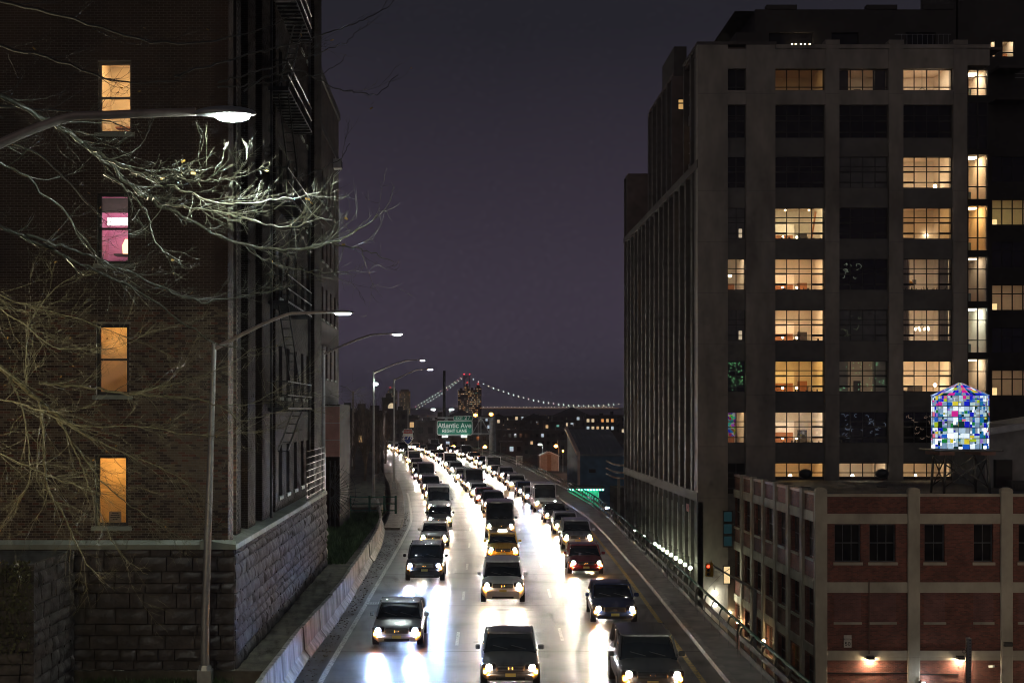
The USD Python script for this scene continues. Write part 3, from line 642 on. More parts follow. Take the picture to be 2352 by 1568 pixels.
# the same row goes on behind the camera, and a park lamp stands beside the trees
def globe_lamp(x, y, z0, z1, c, s, label, r=.2):
    t = thing('park_lamp', label, 'lamp post')
    m = MB(); m.tube([(x, y, z0), (x, y, z0 + .5), (x, y, z1 - .2)], [.13, .08, .06], 10); obj('post', m, iron, t)
    m = MB(); m.sphere((x, y, z1), r, 2); obj('globe', m, E('park_globe_%d' % int(abs(x * 10) + y + 50), c, s), t, smooth=True)
globe_lamp(-11.2, 24.0, .42, 5.6, (1, .60, .22), 140, 'amber park lamp beside the bare tree, left of the view')
globe_lamp(-8.2, 20.5, .42, 8.6, (1, .92, .60), 540, 'pale park lamp under the bare tree, left of the view')
# double-armed unlit pole, plain dark pole
da = thing('double_arm_lamp', 'unlit pole with two thin raised arms beyond the pink block', 'lamp post')
y = 190.; tp = P2(811, 898, y); b = np.array([tp[0], y, 1.1])
m = MB(); m.tube([b, tp], [.2, .13], 8); obj('pole', m, M('pale_pole', (.4, .37, .33), .6), da)
for X, Y in ((782, 886), (840, 888)): m = MB(); m.tube([tp - (0, 0, .3), tp + (P2(X, Y, y) - tp) * .5 + (0, 0, .12), P2(X, Y, y)], .05, 6); obj('arm', m, galv, da)
dp = MB(); y = 285.; tp = P2(1020.5, 851, y); dp.tube([(tp[0], y, 0), tp], [.36, .27], 10); obj('dark_pole', dp, M('dark_pole', (.03, .03, .035), .6), label='tall plain dark pole rising behind the green highway sign', cat='pole')
# octagonal sign seen from behind
ob = thing('octagonal_sign', 'octagonal road sign seen from behind, beyond the pink block', 'road sign')
y = 118.; c = P2(792.5, 991, y); m = MB()
m.tube([c + (0, 0, 0), c + (0, .03, 0)], .42, 8); obj('plate', m, sign_back, ob)
m = MB(); m.tube([(c[0], y - .04, 1.0), (c[0], y - .04, c[2] + .4)], .035, 6); obj('post', m, galv, ob)
# ------------------------------------------------------------------ gantry with the green sign
def text(parent, s, h, cx, y, z, mat, bold=True, name='lettering', sx=1.0):
    t = meshkit.text_mesh(s, h, .01, bold); v = np.array(t.vertices); w = (v[:, 0].max() + v[:, 0].min()) / 2
    q = np.stack([(v[:, 0] - w) * sx + cx, y - v[:, 2], v[:, 1] + z], 1); m = MB(); m.add(q, t.faces); return obj(name, m, mat, parent)
gs = thing('highway_sign', 'green highway sign for Atlantic Ave exit 27 on its gantry arm', 'highway sign')
y = 265.; k = y / FPX
def panel(x0, x1, z0, z1, y, r, mat, name, par):
    from shapely.geometry import box as sb
    p = sb(x0 + r, z0 + r, x1 - r, z1 - r).buffer(r, quad_segs=5); m = MB(); m.prism(list(p.exterior.coords)[:-1], 'y', y, y + .05); obj(name, m, mat, par)
a, b = P2(1003.5, 998.5, y), P2(1085, 966, y); panel(a[0], b[0], a[2], b[2], y, .3, sign_white, 'border', gs)
panel(a[0] + .1, b[0] - .1, a[2] + .1, b[2] - .1, y - .02, .25, sign_green, 'panel', gs)
c = (a[0] + b[0]) / 2
text(gs, 'Atlantic Ave', .82, c, y - .024, P2(0, 981.8, y)[2], sign_white, sx=.98); text(gs, 'RIGHT LANE', .56, c, y - .024, P2(0, 992.6, y)[2], sign_white)
a, b = P2(1042, 966, y), P2(1085.2, 954.3, y); panel(a[0], b[0], a[2] + .02, b[2], y, .2, sign_white, 'border', gs); panel(a[0] + .08, b[0] - .08, a[2] + .1, b[2] - .08, y - .02, .16, sign_green, 'exit_panel', gs)
text(gs, 'EXIT', .42, a[0] + 1.05, y - .024, P2(0, 962.8, y)[2], sign_white); text(gs, '27', .66, a[0] + 2.55, y - .024, P2(0, 963.2, y)[2], sign_white)
gal2 = M('gantry_steel', (.27, .29, .31), .5, metal=.2)
px0 = P2(1131, 0, y)[0]
m = MB(); m.tube([(px0, y + .7, 0), (px0, y + .7, P2(0, 955, y)[2])], [.62, .55], 14); obj('post', m, gal2, gs, smooth=50)
zt, zb = P2(0, 959, y)[2], P2(0, 996, y)[2]; xl = P2(1005, 0, y)[0]
for z in (zt, zb):
    for dy in (.35, 1.05): m = MB(); m.tube([(xl, y + dy, z), (px0, y + dy, z)], .17, 8); obj('chord', m, gal2, gs)
xs_ = np.linspace(xl, px0 - .5, 7)
for i in range(6):
    m = MB(); za, zc = (zt, zb) if i % 2 else (zb, zt); m.tube([(xs_[i], y + .35, za), (xs_[i + 1], y + .35, zc)], .09, 6); m.tube([(xs_[i + 1], y + .35, zt), (xs_[i + 1], y + .35, zb)], .08, 6); obj('brace', m, gal2, gs)
for X in (1022, 1066):
    c = P2(X, 1001, y); m = MB(); m.box(c[0] - .5, c[0] + .5, y - 1.75, y - 1.5, c[2] - .1, c[2]); obj('luminaire', m, E('sign_luminaire', (.9, 1, .95), 42), gs)
    m = MB(); m.box(c[0] - .55, c[0] + .55, y - 1.8, y - 1.45, c[2] - .3, c[2] - .105); m.box(c[0] - .05, c[0] + .05, y - 1.5, y + .3, c[2] - .25, c[2] - .16); obj('luminaire_arm', m, gal2, gs)
# the interstate shield and the white notice on the fence
sh = thing('route_shield', 'small red and blue interstate 278 shield on a post left of the highway', 'road sign')
y = 200.; c = P2(937, 1002, y); s = 1.15
pts = [(0, -1), (.35, -.82), (.72, -.45), (.85, .0), (.80, .55), (.62, .95), (.3, .88), (0, 1), (-.3, .88), (-.62, .95), (-.80, .55), (-.85, 0), (-.72, -.45), (-.35, -.82)]
m = MB(); m.prism([(c[0] + p * s * .75, c[2] + q * s) for p, q in pts], 'y', y, y + .03); obj('border', m, sign_white, sh)
m = MB(); m.prism([(c[0] + p * s * .67, c[2] + q * s * .91) for p, q in pts if q < .4] + [], 'y', y - .01, y + .01); obj('blue_field', m, sign_blue, sh)
m = MB(); m.prism([(c[0] - s * .58, c[2] + s * .38), (c[0] + s * .58, c[2] + s * .38), (c[0] + s * .47, c[2] + s * .82), (c[0] - s * .47, c[2] + s * .82)], 'y', y - .01, y + .01); obj('red_field', m, sign_red, sh)
text(sh, '278', .62, c[0], y - .02, c[2] - .4, sign_white); text(sh, 'INTERSTATE', .2, c[0], y - .02, c[2] + .58, sign_white)
m = MB(); m.tube([(c[0], y + .06, 0), (c[0], y + .06, P2(0, 928, y)[2])], .07, 6); obj('post', m, galv, sh)
nt = thing('notice_board', 'white notice board standing behind the right-hand fence near the curve', 'notice board')
y = 214.; a, b = P2(1185, 1066, y), P2(1200, 1046, y); m = MB(); m.box(a[0], b[0], y, y + .05, a[2], b[2]); obj('board', m, sign_white, nt)
for q, (u0, u1) in enumerate(((.05, .95), (.05, .8), (.2, .8), (.2, .85), (.2, .75))): m = MB(); w = b[0] - a[0]; z = b[2] - .12 - q * .2; m.box(a[0] + u0 * w, a[0] + u1 * w, y - .012, y, z - .07, z); obj('line', m, ink, nt)
m = MB(); [m.tube([(x, y + .08, -.5), (x, y + .08, b[2])], .05, 6) for x in (a[0] + .1, b[0] - .1)]; obj('posts', m, galv, nt)

# ------------------------------------------------------------------ right-hand fence
fc = thing('pipe_fence', 'weathered pipe and slat fence along the right edge of the highway deck', 'fence')
yp = [27.]
while yp[-1] < 305: yp.append(yp[-1] + (1.95 if len(yp) % 6 else .55))
hR = 1.22
for q in yp:
    x = float(FY(q)); m = MB()
    m.tube([(x, q, .15), (x, q, hR - .12), (x + .05, q, hR + .02), (x + .14, q, hR + .05)], .032, 6); obj('post', m, rail_mat, fc)
m = MB(); yy = np.arange(27, 306, 2.0); m.tube(np.stack([FY(yy) + .16, yy, np.full_like(yy, hR + .04)], 1), .055, 8); obj('top_rail', m, rail_green, fc, smooth=50)
far = MB(); n = 0
for a, b in zip(yp, yp[1:]):
    if b - a < 1: continue
    for z in (.47, .86):
        m = MB() if n < 200 else far
        x0, x1 = float(FY(a)) - .04, float(FY(b)) - .04
        v = [(x0, a + .03, z), (x0 + .02, a + .03, z + .17), (x1 + .02, b - .03, z + .17), (x1, b - .03, z)]
        v = np.array(v + [(p + .035, q, r) for p, q, r in v]); m.add(v, [[0, 1, 2, 3], [7, 6, 5, 4], [0, 4, 5, 1], [2, 6, 7, 3], [1, 5, 6, 2], [0, 3, 7, 4]])
        if n < 200: obj('slat', m, rail_mat, fc)
        n += 1
if far.v: obj('far_slats', far, rail_mat, fc, kind='stuff')

# ------------------------------------------------------------------ bare trees
def grow(mb, p, d, ln, r, depth, rs, up=.25, spread=.8, leaves=None, segs=6, droop=0., lf=.03):
    """one twig that curves upward at its tip, with side twigs; returns nothing, adds tubes"""
    pts = [p.copy()]; d = d / (np.linalg.norm(d) + 1e-9); rad = [r]
    for i in range(segs):
        d = d + rs.normal(0, .13, 3) + np.array([0, 0, up * .16 - droop * .1 * (i < segs / 2)]); d /= np.linalg.norm(d)
        p = p + d * ln / segs; pts.append(p.copy()); rad.append(r * (1 - .72 * (i + 1) / segs))
    mb.tube(pts, rad, 5 if r > .012 else 4, False)
    if depth > 0:
        n = rs.randint(2, 5)
        for _ in range(n):
            i = rs.randint(1, segs + 1); t = pts[i] - pts[i - 1]; t /= np.linalg.norm(t)
            q = t + rs.normal(0, spread * .6, 3); q /= np.linalg.norm(q)
            grow(mb, pts[i], q, ln * rs.uniform(.35, .68), max(rad[i] * .62, .0026), depth - 1, rs, up, spread, leaves, segs, droop, lf)
    elif leaves is not None and rs.rand() < lf: leaves.append(pts[-1])
def smooth_path(pts, n=8):
    p = np.array(pts, float); t = np.concatenate([[0], np.cumsum(np.linalg.norm(np.diff(p, axis=0), axis=1))]); f = PchipInterpolator(t, p); return f(np.linspace(0, t[-1], n * (len(p) - 1) + 1))
def bare_tree(name, label, limbs, seed, twigs_per_m=2.6, ln=(.5, 1.5), depth=2, up=.6, mat=bark, tmat=None, droop=0., trunk=None, spr=.42, lf=.03):
    rs = np.random.RandomState(seed); t = thing(name, label, 'tree', 'bare trees overhanging the left side')
    if trunk is not None: m = MB(); m.tube(smooth_path(trunk[0]), np.linspace(trunk[1], trunk[2], 8 * (len(trunk[0]) - 1) + 1), 10); obj('trunk', m, mat, t, smooth=50)
    tw = MB(); lv = []
    for pts, r0, r1, dens in limbs:
        pp = smooth_path(pts); pp[1:-1] += rs.normal(0, .012, (len(pp) - 2, 3)); m = MB(); rr = np.linspace(r0, r1, len(pp)); m.tube(pp, rr, 7); obj('branch', m, mat, t, smooth=50)
        seg = np.linalg.norm(np.diff(pp, axis=0), axis=1); tot = seg.sum(); n = int(tot * twigs_per_m * dens)
        for _ in range(n):
            i = int(rs.rand() ** .8 * (len(pp) - 1)); tg = pp[min(i + 1, len(pp) - 1)] - pp[i - 1 if i else 0]; tg /= np.linalg.norm(tg) + 1e-9
            d = tg * 1.1 + rs.normal(0, spr, 3); d[2] += .1 * up
            grow(tw, pp[i], d, rs.uniform(*ln) * (1 - .35 * i / len(pp)), min(max(rr[i] * .4, .0045), .011), depth, rs, up, .75, lv, droop=droop, lf=lf)
    obj('twigs', tw, tmat or mat, t, kind='stuff')
    if lv:
        m = MB()
        for c in lv: a = rs.rand(3) * 3; m.obox(c - (0, 0, .03), (.022, .003, .045), a[0], a[1] * .5, a[2])
        obj('leaves', m, leaf_mat, t, kind='stuff')
    return t
Q = lambda *a: [px(X, Y, y) for X, Y, y in a]
# A: the tree whose branches hang just under the nearest lamp
A = [(Q((-260, 120, 14), (60, 250, 14.5), (190, 330, 15), (330, 450, 15.5), (430, 500, 16), (560, 560, 16.2), (680, 575, 16), (800, 540, 15.6), (868, 492, 15.4)), .035, .006, 1.3),
     (Q((190, 330, 15), (300, 390, 14.6), (420, 440, 14.2), (540, 470, 14), (640, 460, 13.9), (740, 440, 13.8)), .022, .005, 1.6),
     (Q((330, 450, 15.5), (450, 480, 14.6), (560, 500, 14.2), (660, 520, 14), (740, 500, 14)), .018, .005, 1.5),
     (Q((300, 400, 14.8), (400, 405, 14.2), (480, 415, 13.8), (560, 398, 13.6)), .014, .004, 1.6),
     (Q((680, 575, 16), (760, 560, 16), (830, 575, 16.2), (905, 602, 16.4)), .012, .004, 1.3),
     (Q((560, 560, 16.2), (620, 600, 16.6), (700, 620, 16.8), (800, 628, 17)), .012, .004, 1.2),
     (Q((-260, 420, 16), (0, 520, 16.5), (150, 590, 17), (300, 660, 17.4), (420, 740, 17.8), (490, 785, 18), (560, 800, 18)), .032, .006, 1.2),
     (Q((60, 540, 16.6), (220, 590, 17), (330, 640, 17.2), (460, 690, 17.4), (560, 680, 17.5), (680, 655, 17.6)), .02, .005, 1.1),
     (Q((-200, 330, 14.5), (20, 380, 14.8), (130, 470, 15), (240, 600, 15.4), (300, 640, 15.6)), .022, .005, 1.2),
     (Q((240, 400, 15), (330, 480, 15), (360, 560, 15), (420, 600, 15)), .014, .004, .9)]
bare_tree('bare_tree', 'bare tree with glistening twigs reaching in just under the nearest street lamp', A, 21, 4.2, (.3, .85), 2, .45, mat=twig_mat, droop=.25, lf=.012, trunk=(np.array([(-9.6, 15.5, .4), (-9.4, 15.4, 5), (-8.9, 15.2, 9), (-8.2, 15, 12.5)]), .28, .10))
# B: the tree hanging low in front of the old house
B = [(Q((-150, 760, 27), (20, 860, 27), (90, 920, 27.5), (140, 960, 28), (215, 1010, 28.2)), .09, .05, .6),
     (Q((90, 920, 27.5), (100, 1000, 27.5), (105, 1100, 27.6), (150, 1190, 27.8), (180, 1260, 28), (240, 1340, 28)), .05, .01, 1.2),
     (Q((90, 880, 27.4), (200, 890, 28), (300, 905, 28.4), (420, 912, 28.8), (500, 930, 29), (560, 965, 29.2), (640, 945, 29.5), (740, 938, 30)), .042, .007, .9),
     (Q((300, 905, 28.4), (400, 880, 28.6), (500, 850, 29), (580, 800, 29)), .022, .006, .9),
     (Q((500, 930, 29), (560, 930, 29.4), (620, 905, 29.6), (690, 865, 29.8)), .018, .005, .9),
     (Q((130, 960, 28), (240, 1020, 28.2), (340, 1060, 28.4), (430, 1110, 28.6), (490, 1170, 28.8)), .03, .006, 1.1),
     (Q((130, 960, 28), (200, 1060, 28.2), (260, 1130, 28.3), (330, 1180, 28.5), (420, 1240, 28.7)), .035, .006, 1.2),
     (Q((140, 960, 28), (190, 1080, 28), (230, 1180, 28), (262, 1250, 28), (310, 1300, 28), (340, 1318, 28)), .03, .006, 1.1),
     (Q((20, 860, 27), (60, 980, 26.6), (70, 1080, 26.6), (20, 1180, 26.8)), .03, .006, 1.0),
     (Q((-150, 600, 26), (60, 700, 26.5), (200, 740, 27), (330, 790, 27.4), (400, 820, 27.6)), .028, .006, 1.1),
     (Q((-150, 640, 25), (50, 740, 25.5), (140, 800, 25.8), (260, 800, 26), (360, 740, 26)), .022, .006, 1.1),
     (Q((-100, 900, 26), (60, 930, 26), (200, 980, 26.4), (330, 980, 26.8), (460, 1000, 27), (600, 985, 27.4)), .026, .006, 1.0),
     (Q((-100, 1000, 25), (40, 1060, 25), (130, 1100, 25.4), (260, 1140, 25.8)), .02, .005, 1.1),
     (Q((60, 880, 27), (60, 780, 27), (110, 680, 27), (200, 620, 27.2)), .026, .005, 1.0)]
B = [(p_, r0 * .68, r1 * .7, dn) for p_, r0, r1, dn in B]
bare_tree('bare_tree', 'tangled bare tree hanging low in front of the brick house windows', B, 5, 5.2, (.5, 1.6), 2, .25, mat=bark, lf=.02, droop=.3, trunk=(np.array([(-13.2, 27.5, .4), (-12.4, 27.3, 5), (-11, 27, 8.5), (-9.9, 27, 10.2)]), .32, .14))
# C: high dark branches across the top, some against the sky
C = [(Q((-200, 60, 19), (100, 130, 19), (300, 190, 19.3), (420, 180, 19.6)), .03, .006, 1.0),
     (Q((-200, -60, 20), (150, 40, 20), (380, 100, 20.4), (560, 80, 20.8), (700, 20, 21)), .03, .006, .8),
     (Q((400, 175, 19.6), (560, 130, 20), (690, 95, 20.4), (738, 80, 20.6), (800, 60, 20.8), (850, 40, 21), (905, 0, 21.2)), .016, .005, .35),
     (Q((500, 190, 19.6), (640, 150, 20), (738, 118, 20.2), (790, 98, 20.4), (828, 62, 20.6)), .013, .004, .4),
     (Q((500, 200, 19.4), (660, 185, 19.8), (735, 170, 20), (780, 145, 20.2), (795, 125, 20.3)), .011, .004, .4),
     (Q((560, 210, 19.4), (690, 165, 19.8), (735, 185, 20), (800, 210, 20.1), (855, 218, 20.3), (890, 195, 20.5), (914, 170, 20.6)), .013, .004, .3),
     (Q((640, 420, 18), (730, 390, 18.2), (780, 365, 18.3), (803, 330, 18.4)), .009, .004, .4),
     (Q((-150, 180, 17), (60, 250, 17.4), (180, 260, 17.6), (300, 300, 18)), .024, .005, 1.1),
     (Q((-150, 300, 18), (40, 330, 18.3), (160, 420, 18.6), (230, 500, 19)), .02, .005, 1.1)]
bare_tree('bare_tree', 'dark bare tree whose topmost twigs cross the sky right of the brick house', C, 33, 2.2, (.4, 1.3), 2, .5, mat=dark_bark, trunk=(np.array([(-12.5, 19.5, .4), (-12, 19.4, 6), (-11, 19.2, 11), (-9.8, 19, 14)]), .3, .12))
# bare trees beyond the grass, left of the highway
for i, (X, y, h, lb) in enumerate(((838, 150, 9.5, 'bare brown tree beyond the green railing, nearest of the clump'), (868, 168, 10.5, 'bare brown tree in the middle of the clump left of the highway'), (812, 178, 8.5, 'bare brown tree at the left end of the clump, by the double-armed pole'), (885, 200, 8, 'bare brown tree at the right end of the clump, by the kerb'))):
    rs = np.random.RandomState(60 + i); b = np.array([px(X, 0, y)[0], y, 1.1]); lim = []
    for k in range(9):
        a = rs.rand() * 6.28; s = rs.uniform(.5, 1); p0 = b + (0, 0, h * rs.uniform(.12, .35)); e = p0 + (math.cos(a) * 2.3 * s, math.sin(a) * 2.3 * s, h * .62 * rs.uniform(.7, 1.05)); lim.append(([p0, p0 + (e - p0) * .5 + (0, 0, .4), e], .07, .015, 1.0))
    t = bare_tree('bare_tree', lb, lim, 70 + i, 4.5, (.9, 2.4), 2, .6, mat=far_twig, trunk=(np.array([b, b + (.1, 0, h * .2), b + (0, .1, h * .5)]), .16, .07)); tag(t, group='bare trees in the clump left of the highway')
# ------------------------------------------------------------------ red brick building with cream frame, lower right
BX, BF = 20.25, 80.0
rb = thing('red_brick_building', 'red brick building with pale concrete piers and bands, lower right', 'building')
FB, FSd = front(BF), sideL(BX)
k = 1 / 40.84
def zz(Y): return CAMZ - (Y - VY) * k
def xx(X): return (X - VX) * k
pier = [(xx(1871), xx(1899)), (xx(2084), xx(2112)), (xx(2297), xx(2325)), (xx(2510), xx(2538))]
BR = pier[-1][1]
bands = [(zz(1202), zz(1179)), (zz(1360), zz(1336)), (zz(1515), zz(1493))]
wins = [(xx(a), xx(b)) for a, b in ((1917, 1977), (1997, 2057), (2123.5, 2170), (2237, 2281), (2340, 2392))]
h1 = [(a, b, zz(1290), zz(1203) - .002) for a, b in wins]
holes = list(h1)
m = wall_cells(MB(), FB, pier[0][0] + .02, BR, LOW - .3, zz(1140), -.35, -.0, holes); obj('wall', m, red_wall, rb)
for a, b in pier:
    m = MB(); m.cbox(a, b, BF - .14, BF + .2, LOW - .3, zz(1128), .03); c = (a + b) / 2
    m.prism([(a, zz(1128)), (b, zz(1128)), (b - .06, zz(1122)), (c + .12, zz(1119)), (c - .12, zz(1119)), (a + .06, zz(1122))], 'y', BF - .16, BF + .22); obj('pier', m, cream_conc, rb)
for z0, z1 in bands:
    for (a0, a), (b, b1) in zip(pier, pier[1:]): m = MB(); m.box(a + .003, b - .003, BF - .09, BF + .1, z0, z1); obj('band', m, cream_conc, rb)
for (a0, a), (b, b1) in zip(pier, pier[1:]): m = MB(); m.box(a + .003, b - .003, BF - .06, BF + .3, zz(1140), zz(1134)); obj('coping', m, cream_conc, rb)
for i, h in enumerate(h1):
    q = [(h[0] + (h[1] - h[0]) * t) for t in ((1 / 3, 2 / 3) if i in (0, 1) else (.5,))]
    W = sash(rb, FB, h, -.16, M('worn_blue_frame', (.06, .065, .075), .6, var=.4, scale=3) if i == 0 else L + 'worn_blue_frame', bars=q, pm=dark_pane, sill=False, w=.06)
    m = MB(); m.fb(FB, h[0] - .08, h[1] + .1, zz(1297), zz(1290.5), -.05, .09); obj('sill', m, cream_conc, rb)
for a, b in wins:                                       # bricked-up windows below, with their old sills
    m = MB(); m.fb(FB, a, b, zz(1326), zz(1361) , 0, .0) if False else m.fb(FB, a - .02, b + .02, zz(1427), zz(1361), .0, .012); obj('bricked_up_window', m, purple_infill, rb)
    m = MB(); m.fb(FB, a - .05, b + .05, zz(1433), zz(1427.5), 0, .09); obj('sill', m, cream_conc, rb)
m = MB(); m.box(pier[0][1], pier[1][0], BF - .035, BF, zz(1546), zz(1543.5)); m.box(pier[1][1], pier[1][1] + 2.2, BF - .035, BF, zz(1549), zz(1546.5)); obj('cable_run', m, black_mat, rb)
m = MB(); m.tube([(xx(1995), BF - .12, zz(1330)), (xx(1995), BF - .12, zz(1500))], .03, 6); obj('downpipe', m, M('rusty_pipe', (.11, .06, .045), .8), rb)
# side
yb0, yb1, n = BF, 106., 7; ps = np.linspace(yb0 + .6, yb1, n + 1)
sh_ = []
for a, b in zip(ps, ps[1:]):
    for z0, z1 in ((zz(1290), zz(1203) - .002), (zz(1442), zz(1361)), (zz(1600), zz(1522))): sh_.append((a + 1.05, b - .8, z0, z1))
m = wall_cells(MB(), FSd, yb0 + .36, yb1, LOW - .3, zz(1140), -.35, 0, sh_); obj('wall', m, red_wall, rb)
for a in ps[1:]: m = MB(); m.fb(FSd, a - .32, a + .32, LOW - .3, zz(1130), -.2, .16); obj('pier', m, cream_conc, rb)
for z0, z1 in bands:
    for a, b in zip(ps, ps[1:]): m = MB(); m.fb(FSd, a + .325, b - .325, z0, z1, -.1, .09); obj('band', m, cream_conc, rb)
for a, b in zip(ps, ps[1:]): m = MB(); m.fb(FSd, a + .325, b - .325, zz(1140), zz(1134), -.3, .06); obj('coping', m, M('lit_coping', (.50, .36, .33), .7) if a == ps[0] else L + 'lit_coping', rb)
for i, h in enumerate(sh_):
    lit = i in (5,)
    W = sash(rb, FSd, h, -.16, frame_dark, bars=[(h[0] + h[1]) / 2], pm=clear_pane if lit else (dark_pane if i % 3 else grey_pane), sill=False)
    m = MB(); m.fb(FSd, h[0] - .08, h[1] + .1, h[2] - .16, h[2] - .002, -.05, .09); obj('sill', m, cream_conc, rb)
    if lit: room(rb, FSd, h[0], h[1], h[2], h[3], 1.2, roomlamp((1, .78, .2), 30), panel=(1.2, .7, .05))
m = MB(); m.box(BX + .36, BR + 6, BF + .36, yb1, zz(1140) - .5, zz(1140) - .3); obj('roof', m, roof_mat, rb)
m = MB(); m.box(BX + .1, BR + 6, yb1 - .3, yb1 - .01, LOW, zz(1142)); obj('rear_wall', m, dark_wall, rb)
# sign and lamps on its wall
bn = thing('building_sign', 'white plate lettered BLDG No 50 on the red brick wall', 'sign')
cx, y = xx(1946.5), BF - .05; m = MB(); m.box(xx(1938), xx(1955.5), y, y + .03, zz(1486), zz(1457.5)); obj('plate', m, M('sign_plate', (.50, .47, .43), .6), bn)
text(bn, 'BLDG No', .09, cx, y - .002, zz(1468.5), ink, False); text(bn, '50', .19, cx, y - .002, zz(1481), ink, True)
def wall_pack(x, y, z, lb, c, s, w=.42):
    t = thing('wall_lamp', lb, 'wall lamp', 'lamps on the front of the red brick building')
    m = MB(); m.prism([(y, z), (y, z + .2), (y - .18, z + .16), (y - .26, z)], 'x', x - w / 2, x + w / 2); obj('housing', m, iron, t)
    m = MB(); m.box(x - w / 2 + .04, x + w / 2 - .04, y - .23, y - .03, z - .05, z - .002); obj('lens', m, E('wallpack_%d' % int(x * 10), c, s), t)
wall_pack(xx(1997), BF - .1, zz(1512), 'lit wall lamp on the red brick wall in the bay with the number plate', (1, .72, .45), 420)
wall_pack(xx(2203), BF - .1, zz(1512), 'lit wall lamp on the red brick wall behind the perforated post', (1, .75, .5), 450)
wall_pack(xx(2420), BF - .1, zz(1512), 'lit wall lamp on the red brick wall past the last pier', (1, .75, .5), 260)
fl = thing('flood_lamp', 'small flood lamp at the foot of the second pier of the red brick building', 'flood lamp')
m = MB(); m.sphere((xx(2116), BF - .5, zz(1566)), .1, 2); obj('lens', m, E('flood', (.85, .95, 1), 150), fl)
m = MB(); m.box(xx(2110), xx(2116), BF - .45, BF - .1, zz(1570), zz(1562)); obj('bracket', m, iron, fl)
un = thing('unlit_lamp', 'unlit square lamp on the third pier of the red brick building', 'lamp'); m = MB(); m.cbox(xx(2302), xx(2322), BF - .32, BF - .15, zz(1482), zz(1472)); obj('housing', m, dark_furn, un)
m = MB(); m.box(xx(2304), xx(2320), BF - .33, BF - .32, zz(1480), zz(1475)); obj('lens', m, grey_pane, un)
cm = thing('camera_box', 'small white security camera on the red brick wall right of the post', 'security camera'); m = MB(); m.obox((xx(2273), BF - .3, zz(1505 + 22)), (.13, .35, .13), .4, -.25); obj('case', m, sign_white, cm)
m = MB(); m.bar((xx(2276), BF - .15, zz(1528)), (xx(2290), BF - .02, zz(1530)), .05); obj('bracket', m, iron, cm)
ww = thing('wall_wire', 'long thin cable strung along the front of the red brick building', 'cable'); m = MB(); m.tube([(xx(X), BF - .3, zz(1505 + .9 * math.sin((X - 1990) / 110))) for X in np.linspace(1996, 2345, 24)], .012, 4); obj('cable', m, rust_steel, ww)
# perforated steel post in front
pp = thing('perforated_post', 'perforated grey steel post standing before the red brick wall', 'post')
y = 55.; c = P2(2224.5, 0, y); zt = P2(0, 1464, y)[2]; w = .085
m = MB(); m.box(c[0] - w, c[0] + w, y - w, y + w, LOW, zt); obj('tube', m, galv, pp)
m = MB()
for z in np.arange(zt - .08, zt - 4, -.11): m.tube([(c[0] + .03, y - w - .003, z), (c[0] + .03, y - w - .001, z)], .02, 8); m.tube([(c[0] - w - .003, y, z), (c[0] - w - .001, y, z)], .02, 8)
obj('holes', m, black_mat, pp, kind='stuff')
m = MB(); m.tube([(c[0] - .2 + .07 * math.cos(a), y - .1, zt - .5 + .07 * math.sin(a)) for a in np.linspace(0, 6.2, 12)], .012, 5); obj('clamp', m, iron, pp)
# roof things
for X, lb in ((1850, 'dark domed roof vent beside the side parapet'), (2026, 'dark domed roof vent in the middle of the roof')):
    y = 96.; c = P2(X, 1116, y); t = thing('roof_vent', lb, 'roof vent', 'domed vents on the red brick roof'); m = MB(); m.tube([(c[0], y, 3.2), (c[0], y, c[2])], .35, 12); obj('pipe', m, iron, t); m = MB(); m.sphere((c[0], y, c[2]), .45, 2, (1, 1, .75)); m.v[-1][:, 2] += c[2] * .25; obj('dome', m, iron, t, smooth=True)
sd = thing('roof_shed', 'pale roof shed with a sloping lid behind the glowing water tower', 'shed')
y = 95.; a = P2(2262, 985, y); m = MB(); m.prism([(a[0], 3.2), (a[0] + 6, 3.2), (a[0] + 6, P2(0, 955, y)[2]), (a[0], P2(0, 982, y)[2])], 'y', y, y + 6); obj('wall', m, M('shed_plaster', (.19, .185, .18), .9), sd)
m = MB(); m.prism([(a[0] - .3, P2(0, 1000, y)[2]), (a[0] + 6, P2(0, 967, y)[2]), (a[0] + 6, P2(0, 952, y)[2]), (a[0] - .3, P2(0, 985, y)[2])], 'y', y - .5, y + 6.2); obj('roof', m, M('shed_lid', (.30, .30, .31), .7), sd)
m = MB(); q = P2(2282, 1050, y); m.box(q[0], P2(2320, 0, y)[0], y - .4, y, 3.2, P2(0, 1055, y)[2]); obj('door', m, black_mat, sd)
rl = MB(); rl.sphere(P2(2352 - 5, 1113, 92), .05, 2); obj('red_light', rl, E('red_dot', (1, .04, .04), 20), label='tiny red light on the roof at the right edge', cat='light')
rx = thing('roof_unit', 'dark boxy roof machine at the right edge beyond the water tower', 'machine'); y = 91.; c = P2(2345, 1122, y); m = MB(); m.cbox(c[0] - .6, c[0] + 1, y, y + 1, 3.2, c[2] + .5, .05); obj('case', m, dark_conc, rx)
m = MB(); [m.box(c[0] - .5 + .2 * q, c[0] - .38 + .2 * q, y - .01, y, 3.5, c[2] + .3) for q in range(6)]; obj('grille', m, black_mat, rx)

